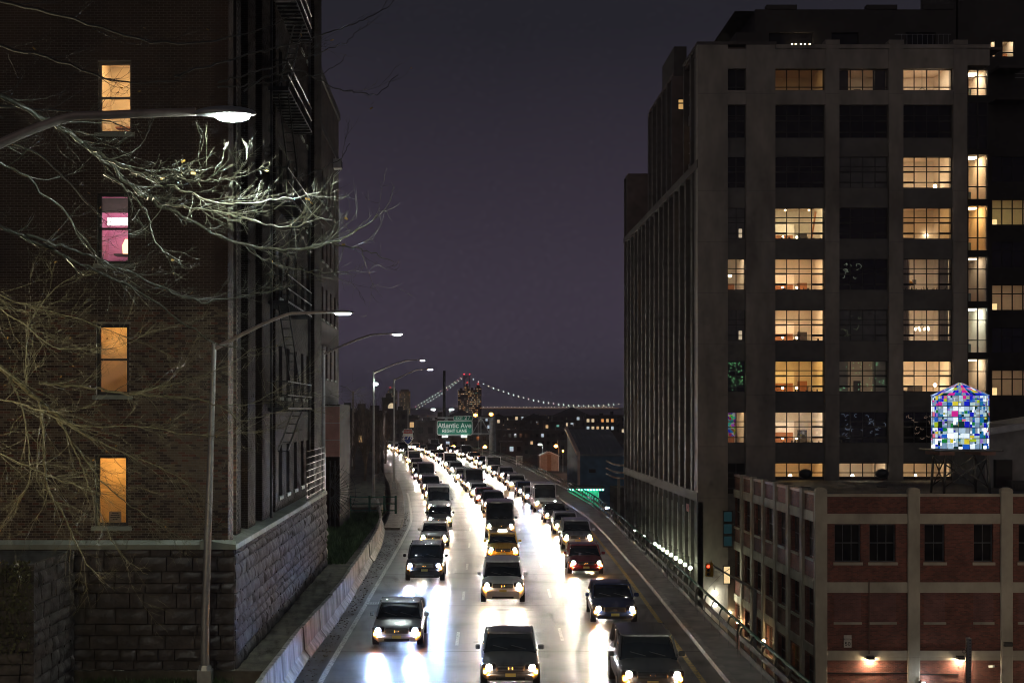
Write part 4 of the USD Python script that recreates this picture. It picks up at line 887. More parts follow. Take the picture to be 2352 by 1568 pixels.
# ------------------------------------------------------------------ glowing patchwork water tower
wt = thing('glowing_water_tower', 'glowing water tower of coloured panes on an iron stand on the red brick roof', 'water tower')
y = 88.; cx = px(2205, 0, y)[0]; zb, ze, za = px(0, 1030, y)[2], px(0, 908, y)[2], px(0, 878, y)[2]; Rw = 1.70
pal = [((.55, .75, .95), 1.3), ((.35, .55, .80), 1.0), ((.60, .85, .85), 1.25), ((.80, .92, 1.0), 1.9), ((.01, .02, .75), 1.2), ((.02, .16, .85), 1.1), ((.02, .30, .70), .9), ((.01, .10, .10), .45), ((.55, .75, .03), 1.2), ((.02, .42, .08), .8),
       ((1., .22, .32), 1.2), ((1., .03, .45), 1.1), ((.95, .80, .05), 1.2), ((.40, .25, .90), 1.1), ((.95, .98, 1.), 3.5), ((.50, .62, .72), .8)]
def pane_mat(i):
    c, s = pal[i]
    return usdkit.material(stage, L + 'lit_pane_%02d' % i, {'g': ('geometry', {}), 'n': ('noise_texture', {'scale': 6, 'detail': 2}), 'r': ('rgb_ramp', {'ramp': [(.3, tuple(q * .75 for q in c)), (.7, c)]}), 'p': ('principled_bsdf', {'roughness': .12, 'base_color': tuple(q * .3 for q in c), 'emission_strength': s * .6})},
                           [('g.position', 'n.vector'), ('n.fac', 'r.fac'), ('r.color', 'p.emission_color')], surface='p.BSDF')
pm_ = [pane_mat(i) for i in range(len(pal))]
wts = np.array([13, 11, 10, 8, 6, 6, 5, 6, 4, 2.5, 3, 1.5, 2, 3, 2, 12]); wts /= wts.sum()
wtop = np.array([4, 4, 3, 4, 11, 10, 8, 4, 1, 1, 5, 5, 1, 4, 2, 4.]); wtop /= wtop.sum()
rings = np.linspace(zb, ze, 6); cand = []
def subdivide(a0, a1, z0, z1, dep):
    w, h = (a1 - a0) * Rw, z1 - z0
    if dep <= 0 or (w < .42 and h < .38 and nrs.rand() < .45) or (w < .24 and h < .22): return [(a0, a1, z0, z1)]
    if w > h * nrs.uniform(.7, 1.5): q = a0 + (a1 - a0) * nrs.uniform(.35, .65); return subdivide(a0, q, z0, z1, dep - 1) + subdivide(q, a1, z0, z1, dep - 1)
    q = z0 + (z1 - z0) * nrs.uniform(.35, .65); return subdivide(a0, a1, z0, q, dep - 1) + subdivide(a0, a1, q, z1, dep - 1)
NS = 16
for i in range(NS):
    a0, a1 = 2 * np.pi * i / NS, 2 * np.pi * (i + 1) / NS
    for j in range(5): cand += subdivide(a0 + .008, a1 - .008, rings[j] + .02, rings[j + 1] - .02, 5)
ctr = np.array([cx, y, 0])
def wp(a, z, r): return (cx + r * math.sin(a), y - r * math.cos(a), z)
def pane_mesh(a0, a1, z0, z1, r0=Rw):
    m = MB(); g_ = .006 / Rw; a0 += g_; a1 -= g_; z0 += .006; z1 -= .006
    v = [wp(a, z, r) for r in (r0 - .012, r0 + .0) for a, z in ((a0, z0), (a1, z0), (a1, z1), (a0, z1))]; m.add(v, [[0, 1, 2, 3], [4, 7, 6, 5], [0, 4, 5, 1], [1, 5, 6, 2], [2, 6, 7, 3], [3, 7, 4, 0]]); return m
area = [(q[1] - q[0]) * (q[3] - q[2]) * max(0, math.cos((q[0] + q[1]) / 2)) for q in cand]; od = np.argsort(area)[::-1]
restm = {}
for r_, i in enumerate(od):
    q = cand[i]; c = nrs.choice(len(pal), p=wts); hz = ((q[2] + q[3]) / 2 - zb) / (ze - zb)
    if hz < .2 and nrs.rand() < .22: c = 14
    m = pane_mesh(*q)
    if r_ < 230: obj('pane', m, pm_[c], wt)
    else: restm.setdefault(c, []).append(m.out())
roofp = []
for i in range(24):
    a0, a1 = 2 * np.pi * i / 24, 2 * np.pi * (i + 1) / 24
    for j in range(5):
        t0, t1 = j / 5 + .01, (j + 1) / 5 - .01; r0, r1 = (Rw + .06) * (1 - t0) + .05 * t0, (Rw + .06) * (1 - t1) + .05 * t1; z0, z1 = ze + (za - ze) * t0, ze + (za - ze) * t1; g_ = .012
        if nrs.rand() < .4: splits = [(a0 + g_, (a0 + a1) / 2 - .005), ((a0 + a1) / 2 + .005, a1 - g_)]
        else: splits = [(a0 + g_, a1 - g_)]
        for b0, b1 in splits:
            m = MB(); v = [wp(b0, z0, r0), wp(b1, z0, r0), wp(b1, z1, r1), wp(b0, z1, r1)]; v += [(p, q, r - .02) for p, q, r in v]; m.add(v, [[0, 1, 2, 3], [7, 6, 5, 4], [0, 4, 5, 1], [1, 5, 6, 2], [2, 6, 7, 3], [3, 7, 4, 0]])
            roofp.append((math.cos((b0 + b1) / 2), m))
roofp.sort(key=lambda q: -q[0])
for i, (q, m) in enumerate(roofp):
    c = nrs.choice(len(pal), p=wtop)
    if i < 65: obj('roof_pane', m, pm_[c], wt)
    else: restm.setdefault(c, []).append(m.out())
for c, ms in restm.items(): m = MB(); [m.add(*q) for q in ms]; obj('other_panes', m, pm_[c], wt, kind='stuff')
for z in list(rings): m = MB(); m.tube([wp(a, z, Rw + .012) for a in np.linspace(0, 2 * np.pi, 49)], .022, 4); obj('hoop', m, iron, wt)
m = MB(); [m.tube([wp(2 * np.pi * i / NS, zb, Rw + .005), wp(2 * np.pi * i / NS, ze, Rw + .005)], .016, 4) for i in range(NS)]; obj('uprights', m, iron, wt)
m = MB(); m.tube([(cx, y, za - .02), (cx, y, za + .1)], [.08, .02], 6); obj('finial', m, iron, wt)
m = MB(); m.tube([(cx, y, zb - .01), (cx, y, zb - .02)], Rw - .02, 32); obj('drum_floor', m, iron, wt)
m = MB(); m.box(cx - 1.95, cx + 1.95, y - 1.95, y + 1.95, zb - .14, zb - .03); obj('platform', m, iron, wt)
ft = [(cx - 1.3, y - 1.0), (cx - .95, y + 1.1), (cx + 1.0, y - 1.0), (cx + 1.4, y + 1.1)]; ft = [(cx + sx * 1.25, y + sy * 1.1) for sx in (-1, 1) for sy in (-1, 1)]
zr = zz(1140) - .35
for fx, fy in ft: m = MB(); m.bar((fx + np.sign(fx - cx) * .16, fy + np.sign(fy - y) * .1, zr), (fx, fy, zb - .14), .13); obj('leg', m, iron, wt)
m = MB(); [m.box(fx - .45, fx + .45, y - 1.35, y + 1.35, zb - .36, zb - .142) for fx in (cx - 1.25, cx + 1.25)]; obj('bearer', m, pink_panel, wt)
for fy in (y - 1.12, y + 1.12):
    for s in (-1, 1): m = MB(); m.bar((cx - s * 1.38, fy, zr + .5), (cx + s * 1.27, fy, zb - .5), .075); obj('brace', m, iron, wt)
for fx in (cx - 1.3, cx + 1.3):
    for s in (-1, 1): m = MB(); m.bar((fx, y - s * 1.15, zr + .5), (fx, y + s * 1.1, zb - .5), .06); obj('brace', m, iron, wt)

def yard_post(x, y, z, lb, s):
    t = thing('street_light', lb, 'street lamp'); m = MB(); m.tube([(x, y, LOW), (x, y, z - .2)], [.12, .07], 8); obj('pole', m, galv, t); m = MB(); m.sphere((x, y, z), .22, 2, (1, 1, 1)); obj('globe', m, E('yard_globe_%d' % int(x), (1, .80, .58), s), t, smooth=True)
yard_post(40, 62, 3.0, 'street lamp in front of the red brick building, right of the view', 800)
yard_post(29, 62, -6.6, 'low street lamp in front of the red brick building, below the view', 160)
# ------------------------------------------------------------------ the loft building
lf = thing('loft_building', 'big concrete loft building with gridded windows, many of them lit', 'building')
LF_, LX = 105.0, 17.45; kl = LF_ / FPX
FL, FLS = front(LF_), sideL(LX)
lx = lambda X: (X - VX) * kl
lz = lambda Y: CAMZ - (Y - VY) * kl
TOPZ = lz(103)
cols = {'N': (1672, 1714), 'A': (1781, 1896), 'B': (1928, 2042), 'C': (2075, 2190)}
rowY = [(157, 207), (240, 315)] + [(430 - 71 + 117.4 * i, 430 + 117.4 * i) for i in range(7)]
pierX = [(1603, 1672), (1714, 1781), (1896, 1928), (2042, 2075), (2190, 2222)]
for i, (a, b) in enumerate(pierX):
    m = MB(); m.box(lx(a), lx(b), LF_, LF_ + 1.0, LOW - .3, TOPZ - (.0 if i else .003)); obj('pier', m, loft_conc, lf)
    if i > 1: m = MB(); m.box(lx(a) - .02, lx(b) + .02, LF_ - .06, LF_ + .9, TOPZ + .002, TOPZ + .35); obj('pier_cap', m, loft_conc, lf)
for a, b in pierX:
    for Y_ in [rowY_[1] + 8 for rowY_ in [(0, 207)] + [(0, 430 + 117.4 * i) for i in range(7)]]: m = MB(); m.box(lx(a) + .002, lx(b) - .002, LF_ - .004, LF_ - .001, lz(Y_) - .012, lz(Y_) + .012); obj('joint', m, loft_span, lf)
m = MB(); m.box(lx(1601), lx(1783), LF_ - .05, LF_ + 7, TOPZ + .002, TOPZ + .22); obj('coping', m, loft_side, lf)
m = MB(); m.box(lx(1606), lx(1780), LF_ - .035, LF_ - .001, lz(212), lz(208)); obj('string_course', m, loft_conc, lf); m = MB(); m.box(lx(1610), lx(1660), LF_ - .04, LF_ - .001, lz(945), lz(843)); obj('wall_panel', m, loft_conc, lf)
for cn, (a, b) in cols.items():
    ed = [lz(rowY[0][0])] ; prev = TOPZ - .004
    zs = [(TOPZ - .3, lz(rowY[0][0]))] + [(lz(rowY[i][1]), lz(rowY[i + 1][0])) for i in range(8)] + [(lz(rowY[8][1]), LOW - .3)]
    for i, (zt_, zb_) in enumerate(zs):
        m = MB(); dd = .06 if i in (0, 1) else .32; m.box(lx(a) + .004, lx(b) - .004, LF_ + dd, LF_ + .75, zb_, zt_)
        if cn != 'N' and i > 1: m.box(lx(a) + .004, lx(b) - .004, LF_ + .24, LF_ + .318, zb_ + .02, zb_ + .22)
        obj('spandrel', m, loft_conc if i < 2 else loft_span, lf)
m = MB(); m.box(lx(1783), lx(2275), LF_ - .02, LF_ + .3, TOPZ - .28, TOPZ + .02); obj('parapet', m, loft_conc, lf)
states = {  # (row, column): kind of light behind the glass
    (0, 'A'): ('dim', AMBER, 3.2), (0, 'B'): ('screen', CREAM, 7), (0, 'C'): ('chand', CREAM, 16),
    (2, 'C'): ('lamps', WARM, 16), (3, 'A'): ('cabinet', (1, .86, .5), 22), (3, 'C'): ('sconce', AMBER, 11), (4, 'N'): ('plain', CREAM, 14), (4, 'A'): ('cabinet', WARM, 26), (4, 'C'): ('curtain', CREAM, 12),
    (5, 'A'): ('cabinet', WARM, 28), (5, 'C'): ('chandcurt', CREAM, 14), (6, 'A'): ('cabinet', (1, .62, .17), 20), (6, 'B'): ('screen', CREAM, 5), (6, 'C'): ('lamps', WARM, 26),
    (7, 'N'): ('plain', WARM, 12), (7, 'A'): ('cabinet', CREAM, 22), (8, 'A'): ('plain', AMBER, 12), (8, 'B'): ('plain', CREAM, 13), (8, 'C'): ('plain', WARM, 12)}
white_r = M('alcove_white', (.80, .76, .70), .9, var=.04)
pic = M('picture', (.12, .11, .12), .6, var=.5, scale=6)
pend = E('pendant_bulb', (1, .78, .48), 26)
for cn, (a, b) in cols.items():
    for r, (Y0, Y1) in enumerate(rowY):
        u0, u1, v0, v1 = lx(a), lx(b), lz(Y1), lz(Y0); st_ = states.get((r, cn)); W = part('window', lf)
        nc = 2 if cn == 'N' else 4; hs = [0, .18, .52, .69, 1.0] if r else [0, .18, 1.0]; cs = np.linspace(u0, u1, nc + 1); d0 = -.42; w = .032
        m = MB(); m.fb(FL, u0 + .003, u0 + .06, v0, v1, d0 - .08, d0 + .05); m.fb(FL, u1 - .06, u1 - .003, v0, v1, d0 - .08, d0 + .05)
        for c in cs[1:-1]: m.fb(FL, c - w, c + w, v0, v1, d0 - .04, d0 + .03)
        for q in hs:
            z = v0 + (v1 - v0) * q; m.fb(FL, u0 + .06, u1 - .06, z - w if q else z, z + w if q < 1 else z, d0 - .035, d0 + .024)
        if cn != 'N':
            for c0, c1 in ((cs[0], cs[1]), (cs[3], cs[4])):
                for q in hs[1:-1][:2] if r else []: z = v0 + (v1 - v0) * q; m.fb(FL, c0 + .05, c1 - .05, z - .07, z + .07, d0 - .03, d0 + .02)
        obj('frame', m, frame_dark, W)
        if st_ and cn != 'N' and r not in (8,):
            for i in range(nc):
                for q0, q1 in zip(hs, hs[1:]): m = MB(); m.fb(FL, cs[i] + w, cs[i + 1] - w, v0 + (v1 - v0) * q0 + w, v0 + (v1 - v0) * q1 - w, d0 - .01, d0); obj('pane', m, clear_pane, W)
        else:
            mt = clear_pane if st_ else (grey_pane if (r, cn) in ((2, 'B'), (5, 'B'), (3, 'N'), (5, 'N')) else dark_pane)
            for i in range(nc): m = MB(); m.fb(FL, cs[i] + .006, cs[i + 1] - .006, v0 + .01, v1 - .01, d0 - .012, d0 - .002); obj('pane', m, mt, W)
        if not st_:
            if (r, cn) in ((3, 'N'), (5, 'N')): m = MB(); m.fb(FL, cs[1] + .2, cs[1] + .45, v0 + .1, v0 + .75, d0 - .002, d0 + .001); obj('lit_strip', m, E('small_lit_strip_%d' % r, CREAM, .5), W)
            if (r, cn) == (6, 'N'):
                m = MB(); [m.sphere(FL(nrs.uniform(u0 + .1, u1 - .1), nrs.uniform(v0 + .1, v1 - .1), d0 + .02), .02, 1) for _ in range(34)]; obj('fairy_lights', m, E('fairy', (.35, 1, .4), 2.2), W, kind='stuff')
            if (r, cn) in ((4, 'B'), (7, 'B'), (7, 'C'), (5, 'B')):   # loops of coloured string lights hung behind the dark panes
                m = MB(); n = {4: 12, 7: 24, 5: 9}[r]
                for _ in range(n):
                    c = (nrs.uniform(u0 + .3, u1 - .3) if r == 7 else nrs.uniform(u0 + .2, u0 + 1.7), nrs.uniform(v0 + .25, v1 - .25)); rr_ = nrs.uniform(.07, .20); a0 = nrs.rand() * 6.28; sp = nrs.uniform(1.2, 3.2)
                    m.tube([FL(c[0] + rr_ * 1.3 * math.cos(t), c[1] + rr_ * math.sin(t), d0 + .03) for t in np.linspace(a0, a0 + sp, 9)], .007, 4)
                obj('string_lights', m, E('string_%d%s' % (r, cn), {4: (.8, .95, .7), 7: (.6, .75, 1), 5: (.6, .7, .4)}[r] if cn == 'B' else (1, .7, .5), .42 if r != 5 else .16), W, kind='stuff')
            continue
        kd, c, s = st_
        R_ = room(lf, FL, u0, u1, v0, v1, 5.2, roomlamp(c, s), panel=((u1 - u0) * .5, .9, .7), up=.5, d0=-.76)
        if kd == 'cabinet':
            m = MB(); m.fb(FL, u0 + .55, u0 + 2.4, v0 - .6, v0 + 1.6, -5.1, -4.4); obj('alcove', m, white_r, R_)
            m = MB(); m.fb(FL, u0 + .5, u0 + 2.2, v0 - .6, v0 + .72, -4.3, -3.9); obj('cabinet', m, wood, R_)
            m = MB(); m.fb(FL, u1 - .9, u1 - .25, v0 - .6, v0 + .9, -5, -4.6); obj('bookcase', m, dark_furn if r % 2 else wood, R_)
            for q in (u0 + 1.0, u0 + 2.05): m = MB(); m.sphere(FL(q, v0 + .32, -2.0), .085, 2); obj('pendant', m, pend, R_)
            m = MB(); [m.fb(FL, q, q + nrs.uniform(.05, .15), v0, v0 + nrs.uniform(.06, .22), -.9, -.8) for q in nrs.uniform(u0 + .1, u1 - .2, 9)]; obj('sill_things', m, dark_furn, R_, kind='stuff')
            if r == 3: m = MB(); [m.sphere(FL(q, v1 + .2 - .1 * (i % 2), -1.6 - .6 * (i % 2)), .06, 2) for i, q in enumerate((u0 + 1.0, u0 + 1.25, u0 + 2.7, u0 + 3.0))]; obj('spotlights', m, pend, R_); m = MB(); m.bar(FL(u1 - .1, v1, -2.5), FL(u1 - .5, v0 - .2, -2.5), .12); obj('brace', m, wood, R_)
        if kd in ('curtain', 'chandcurt'):
            for q0, q1 in ((u0 + .05, u0 + .75), (u1 - .85, u1 - .05)):
                xs_ = np.linspace(q0, q1, 25); m = MB()
                for i in range(24): p0, p1 = FL(xs_[i], 0, -.95 + .05 * math.sin(i * 1.3)), FL(xs_[i + 1], 0, -.95 + .05 * math.sin((i + 1) * 1.3)); m.quad((p0[0], p0[1], v0 - .3), (p1[0], p1[1], v0 - .3), (p1[0], p1[1], v1 + .4), (p0[0], p0[1], v1 + .4))
                obj('curtain', m, curtain_mat, R_)
            if kd == 'curtain':
                m = MB(); m.fb(FL, u0 + 1.5, u0 + 2.0, v0 + .8, v0 + 1.25, -5.19, -5.15); m.fb(FL, u0 + 2.3, u0 + 2.6, v0 + .85, v0 + 1.2, -5.19, -5.15); obj('picture', m, pic, R_)
                m = MB(); m.sphere(FL(u0 + 1.0, v0 + .6, -1.6), .2, 2); m.sphere(FL(u0 + .72, v0 + .55, -1.8), .14, 2); obj('globe_lamp', m, M('amber_globe', (.5, .25, .05), .2, metal=.8), R_, smooth=True)
                m = MB(); [m.tube([FL(q, v0, -.85), FL(q + nrs.uniform(-.1, .1), v0 + nrs.uniform(.15, .4), -.85)], [.05, .015], 5) for q in nrs.uniform(u0 + .3, u1 - .3, 14)]; obj('sill_plants', m, ivy_mat, R_, kind='stuff')
        if kd in ('chand', 'chandcurt'):
            cc = (u0 + u1) / 2 + .3; vv = v0 + (.95 if kd == 'chandcurt' else .25); m = MB()
            for i in range(8): a_ = i * 6.283 / 8; m.sphere((cc + .5 * math.cos(a_), LF_ + 2.4 + .5 * math.sin(a_), vv + .12 * (i % 2)), .065, 1)
            obj('chandelier_bulbs', m, E('chandelier_%d' % r, (1, .80, .52), 34), R_); m = MB()
            for i in range(8): a_ = i * 6.283 / 8; m.tube([(cc, LF_ + 2.4, vv + .5), (cc + .5 * math.cos(a_), LF_ + 2.4 + .5 * math.sin(a_), vv + .04)], .01, 4)
            m.tube([(cc, LF_ + 2.4, vv + .45), (cc, LF_ + 2.4, v1 + .5)], .012, 4); obj('chandelier_arms', m, iron, R_)
            m = MB(); m.fb(FL, u0 + .8, u0 + 1.05, v0 - .5, v0 + .5, -3, -2.8); obj('chair', m, M('red_chair_%d' % r, (.5, .05, .04), .6), R_)
        if kd == 'sconce':
            for q in (u0 + 1.0, u1 - .35): m = MB(); m.sphere(FL(q, v0 + .85, -5.0), .1, 2); obj('sconce', m, pend, R_)
            m = MB(); m.fb(FL, u0 + 1.4, u1 - 1.0, v0 - .6, v0 + .35, -4.6, -4.0); obj('sofa', m, wood, R_); m = MB(); m.fb(FL, u0, u0 + 1.2, v0 - .5, v0 + .2, -2, -1.4); obj('desk', m, dark_furn, R_)
        if kd == 'lamps':
            for q, z_, s_ in ((u0 + .75, .75, .15), (u0 + .85, .3, .1), (u1 - .3, .55, .14)): m = MB(); m.sphere(FL(q, v0 + z_, -3.2), s_, 2); obj('paper_lamp', m, pend, R_)
            m = MB(); m.fb(FL, u0 + 1.8, u0 + 2.9, v0 - .5, v0 + .55, -4.8, -4.6); m.fb(FL, u0 + .2, u0 + 1.6, v0 - .6, v0 + .12, -2.6, -1.9); obj('furniture', m, dark_furn, R_)
        if kd == 'screen':
            m = MB(); m.fb(FL, u0, cs[1], v0 - .2, v1 + .3, -1.0, -.97); m.fb(FL, cs[3], u1, v0 - .2, v1 + .3, -1.0, -.97); obj('curtain', m, curtain_mat if r else dark_furn, R_)
            m = MB(); m.fb(FL, cs[2] + .3, cs[2] + .8, v0 - .5, v0 + .9, -4, -3.8); obj('cupboard', m, dark_furn, R_)
            if r == 6: m = MB(); [m.sphere(FL(nrs.uniform(u0 + .1, u1 - .1), nrs.uniform(v0 + .05, v1 - .1), -.85), .02, 1) for _ in range(40)]; obj('fairy_lights', m, E('fairy6', (.35, 1, .5), 2.0), R_, kind='stuff')
        if kd == 'dim': m = MB(); [m.fb(FL, q, q + .5, v0 - .5, v0 + nrs.uniform(.2, .5), -3, -2.6) for q in np.arange(u0 + .2, u1 - .4, .8)]; obj('furniture', m, dark_furn, R_)
        if kd == 'plain': m = MB(); m.sphere(FL(u0 + (u1 - u0) * .45, v0 + 1.25, -2.5), .12, 2); obj('bulb', m, pend, R_); m = MB(); m.fb(FL, u0 + .8, u1 - .1, v0 - .5, v0 + .8, -4.9, -4.2); obj('cupboard', m, wood, R_)
        if (r, cn) == (7, 'N'):
            m = MB(); m.fb(FL, u0 + .06, cs[1] - .04, v0 + .5, v1 - .05, d0 - .05, d0 - .045); obj('painted_film', m, usdkit.material(stage, L + 'painted_film', {'g': ('geometry', {}), 'v': ('voronoi_texture', {'scale': 5}), 'h': ('hsv', {'saturation': 1.4, 'value': .5}), 'p': ('principled_bsdf', {'emission_strength': .35})}, [('g.position', 'v.vector'), ('v.color', 'h.color'), ('h.color', 'p.base_color'), ('h.color', 'p.emission_color')], surface='p.BSDF'), W)
# glazed corner bay at the right end
gx0, gx1 = lx(2223), lx(2269)
gl_state = [(CREAM, 26), None, (WARM, 34), (AMBER, 24), (CREAM, 8), (COOL, 26), (CREAM, 18), None, None]
for r in range(9):
    Y1 = 224 + 117.4 * (r - 0) if r else 220; Y0 = Y1 - 88 if r else 160
    if r: Y0, Y1 = rowY[r][0] - 5, rowY[r][1] + 28
    v0, v1 = lz(Y1), lz(Y0); s_ = gl_state[r]; W = part('bay_window', lf); m = MB()
    for u in (gx0, (gx0 + gx1) / 2, gx1): m.fb(FL, u - .045, u + .045, v0, v1, -.12, 0)
    for q in (0, .28, .72, 1): z = v0 + (v1 - v0) * q; m.fb(FL, gx0 + .045, gx1 - .045, z - .03, z + .03, -.115, -.003)
    for yq in (1.2, 2.4): m.fb(FL, gx1 - .04, gx1 + .04, v0, v1, -yq - .05, -yq)
    obj('frame', m, frame_dark, W); mt = clear_pane if s_ else dark_pane
    for a, b in ((gx0 + .05, (gx0 + gx1) / 2 - .05), ((gx0 + gx1) / 2 + .05, gx1 - .05)): m = MB(); m.fb(FL, a, b, v0 + .03, v1 - .03, -.07, -.06); obj('pane', m, mt, W)
    m = MB(); m.box(gx1 - .01, gx1, LF_ + .15, LF_ + 2.4, v0, v1); obj('side_pane', m, mt, W)
    m = MB(); m.fb(FL, gx0 - .02, gx1 + .1, v0 - (.4 if r else .5), v0 - .01, -2.6, .05); obj('floor_slab', m, black_mat, lf)
    if s_: R_ = room(lf, FL, gx0 + .3, gx1 - .35, v0 + .6, v1 - .4, 4.5, roomlamp(*s_), panel=(.7, .8, .8), d0=-.2, up=.36, down=.55); m = MB(); m.fb(FL, gx0 + .1, gx0 + .6, v0, v0 + .7, -1.4, -1.0); obj('armchair', m, M('bay_chair_%d' % r, (.2, .3, .28), .8), R_)
m = MB(); m.box(gx0 - .03, gx1 + .15, LF_ + .05, LF_ + 2.6, lz(150), TOPZ); obj('bay_head', m, loft_conc, lf)
m = MB(); m.box(gx0 + .0, gx1 + .1, LF_ + 4.9, LF_ + 5.2, LOW, TOPZ); m.box(lx(1672), gx1 + .1, LF_ + 6.1, LF_ + 6.4, LOW, TOPZ - .01); m.box(gx1 + .1, gx1 + .4, LF_ + 2.6, LF_ + 30, LOW, TOPZ - .02); obj('inner_wall', m, dark_conc, lf)
# side towards the highway: stepped blocks and long piers
m = MB(); m.box(LX + .01, LX + 1.2, LF_ + 1.0, LF_ + 1.7, LOW - .3, TOPZ - .02); obj('corner_pier', m, loft_side, lf)
def side_block(y0, y1, z0, z1, pitch=2.9, dep=.5, nm=True):
    n = max(1, round((y1 - y0) / pitch)); q = np.linspace(y0, y1, n + 1)
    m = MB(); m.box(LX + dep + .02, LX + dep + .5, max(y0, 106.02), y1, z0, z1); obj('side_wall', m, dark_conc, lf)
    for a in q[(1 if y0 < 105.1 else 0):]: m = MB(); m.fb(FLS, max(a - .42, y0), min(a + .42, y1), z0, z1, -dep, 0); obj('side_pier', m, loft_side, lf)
    for a, b in zip(q, q[1:]):
        fl_ = np.arange(z0, z1 - 1.5, 3.773); mm, pn = MB(), MB()
        for z in fl_:
            z2 = min(z + 3.2, z1 - .3); mm.fb(FLS, a + .425, b - .425, z, z + .75, -dep, -dep + .16)
            for t in (.0, .33, .67): zz_ = z + .8 + (z2 - z - .8) * t; mm.fb(FLS, a + .46, b - .46, zz_ - .03, zz_ + .04, -dep, -dep + .12)
        for z in fl_:
            z2 = min(z + 3.75, z1 - .1); lit_ = nrs.rand()
            mt = dark_pane if lit_ > .07 else E('side_lit_%d' % int(lit_ * 1000), AMBER, .10 + lit_ * 1.5)
            pn = MB(); pn.fb(FLS, a + .44, b - .44, z + .78, z2, -dep, -dep + .05); obj('side_pane', pn, mt, lf)
        obj('side_sills', mm, M('side_sill', (.13, .125, .12), .35, var=.3) if not stage.GetPrimAtPath(L + 'side_sill') else L + 'side_sill', lf)
side_block(105.0, 152.8, 2.45, 26.4)
side_block(105.0, 112.0, 27.0, TOPZ - .02, pitch=3.5); side_block(118, 133.2, 27.0, 36.2); side_block(150.2, 152.8, 27.0, 33.3)
for y0, y1, z0, z1 in ((105.02, 152.8, 26.4, 27.0), (105.02, 152.8, 1.75, 2.45)): m = MB(); m.fb(FLS, y0, y1, z0, z1, -.6, .06); obj('ledge', m, loft_side, lf)
m = MB(); m.box(LX + .45, 40, 112.0, 152.8, 26.5, 26.95); obj('court_roof', m, roof_mat, lf)
m = MB(); m.box(LX + .02, 22.5, 117.99, 118.3, 26.96, 36.2); m.box(LX + .02, 22.5, 150.0, 150.3, 26.96, 33.3); m.box(21.0, 40, 111.9, 112.3, 26.96, TOPZ); m.box(21.5, 22, 112.3, 152, 26.96, 35.5); m.box(LX + .1, 40, 118.1, 133.2, 36.2, 36.5); m.box(LX + .1, 40, 105.3, 112, TOPZ - .3, TOPZ - .1); m.box(LX + .1, 40, 150.1, 152.8, 33.3, 33.5); m.box(LX + .01, 40, 152.5, 152.81, LOW, 33.2); m.box(LX + .1, 21.5, 132.9, 133.2, 26.96, 36.2); obj('court_wall', m, M('court_wall', (.10, .075, .07), .85, var=.3, scale=.4), lf)
Wc = part('window', lf); m = MB(); a = px(1557, 253, 117.95); b = px(1587, 228, 117.95)
for u in (a[0], (a[0] + b[0]) / 2, b[0]): m.box(u - .05, u + .05, 117.9, 117.98, a[2], b[2])
for z in (a[2], (a[2] + b[2]) / 2 + .1, b[2]): m.box(a[0], b[0], 117.88, 117.97, z - .05, z + .05)
obj('frame', m, frame_dark, Wc); m = MB(); m.box(a[0], b[0], 117.94, 117.985, a[2], b[2]); obj('lit_pane', m, E('court_window', AMBER, .55), Wc)
# base storeys of the side
q = np.arange(105.3, 152.5, 2.9)
m = MB(); m.box(LX + .42, LX + .8, 106.02, 152.8, LOW - .3, 1.74); obj('base_wall', m, dark_conc, lf)
for i, a in enumerate(q): m = MB(); m.fb(FLS, a - .3, a + .55, LOW - .3, 1.74, -.4, .04); obj('base_pier', m, loft_side, lf)
for i, a in enumerate(q[:-1]):
    for z0, z1 in ((-2.8, 1.0), (-8.6, -4.6)): m = MB(); m.fb(FLS, a + .9, a + 2.3, z0, z1, -.4, -.33); obj('base_pane', m, dark_pane, lf); m = MB(); m.fb(FLS, a + 2.28, a + 2.36, z0, z1, -.38, -.18); m.fb(FLS, a + .8, a + .9, z0, z1, -.38, -.2); obj('pane_edge', m, galv, lf)
for k_, (X0, X1, Y0, Y1, c, s) in enumerate(((1660, 1683, 1172, 1256, (.2, .55, .62), .035), (1660, 1679, 1298, 1341, (1, .72, .36), .95))):
    Wc = part('window', lf); m = MB(); m.box(lx(X0), lx(X1), LF_ - .03, LF_ - .002, lz(Y1), lz(Y0)); obj('frame', m, frame_dark, Wc)
    m = MB(); w = (Y1 - Y0) / 3
    for i in range(3 if k_ == 0 else 1): m.box(lx(X0) + .08, lx(X1) - .08, LF_ - .04, LF_ - .031, lz(Y0 + w * (i + 1) - 3) if k_ == 0 else lz(Y1) + .08, lz(Y0 + w * i + 3) if k_ == 0 else lz(Y0) - .08)
    obj('lit_pane', m, E('low_window_%d' % k_, c, s), Wc)
# penthouse
ph = part('penthouse', lf); y = 113.; kp = y / FPX; X2 = lambda X: (X - VX) * kp; Z2 = lambda Y: CAMZ - (Y - VY) * kp
phol = [(X2(a), X2(b), Z2(112), Z2(c)) for a, b, c in ((1766, 1868, 65), (1910, 1972, 65), (2080, 2150, 66))]
m = wall_cells(MB(), front(y), X2(1690), X2(2196), TOPZ - 1, Z2(75), -.4, 0, phol); wall_cells(m, front(y), X2(1735), X2(2196), Z2(75), Z2(22), -.4, 0, ()); m.box(X2(1690), X2(1690) + .4, y + .4, y + 16, 30, Z2(75)); m.box(X2(1735), X2(1735) + .4, y + .4, y + 14, Z2(75), Z2(22))
for X in (1760, 1990, 2120): m.box(X2(X), X2(X + 70), y - .1, y + .6, Z2(22), Z2(12))
m.box(X2(1570), X2(1600), y + 5, y + 12, 30, Z2(70)); m.box(X2(1690), X2(2196), y + .4, y + 14, Z2(24), Z2(22.5)); obj('wall', m, dark_conc, ph)
for h in phol: m = MB(); m.fb(front(y), *h, -.3, -.25); obj('pane', m, dark_pane, ph)
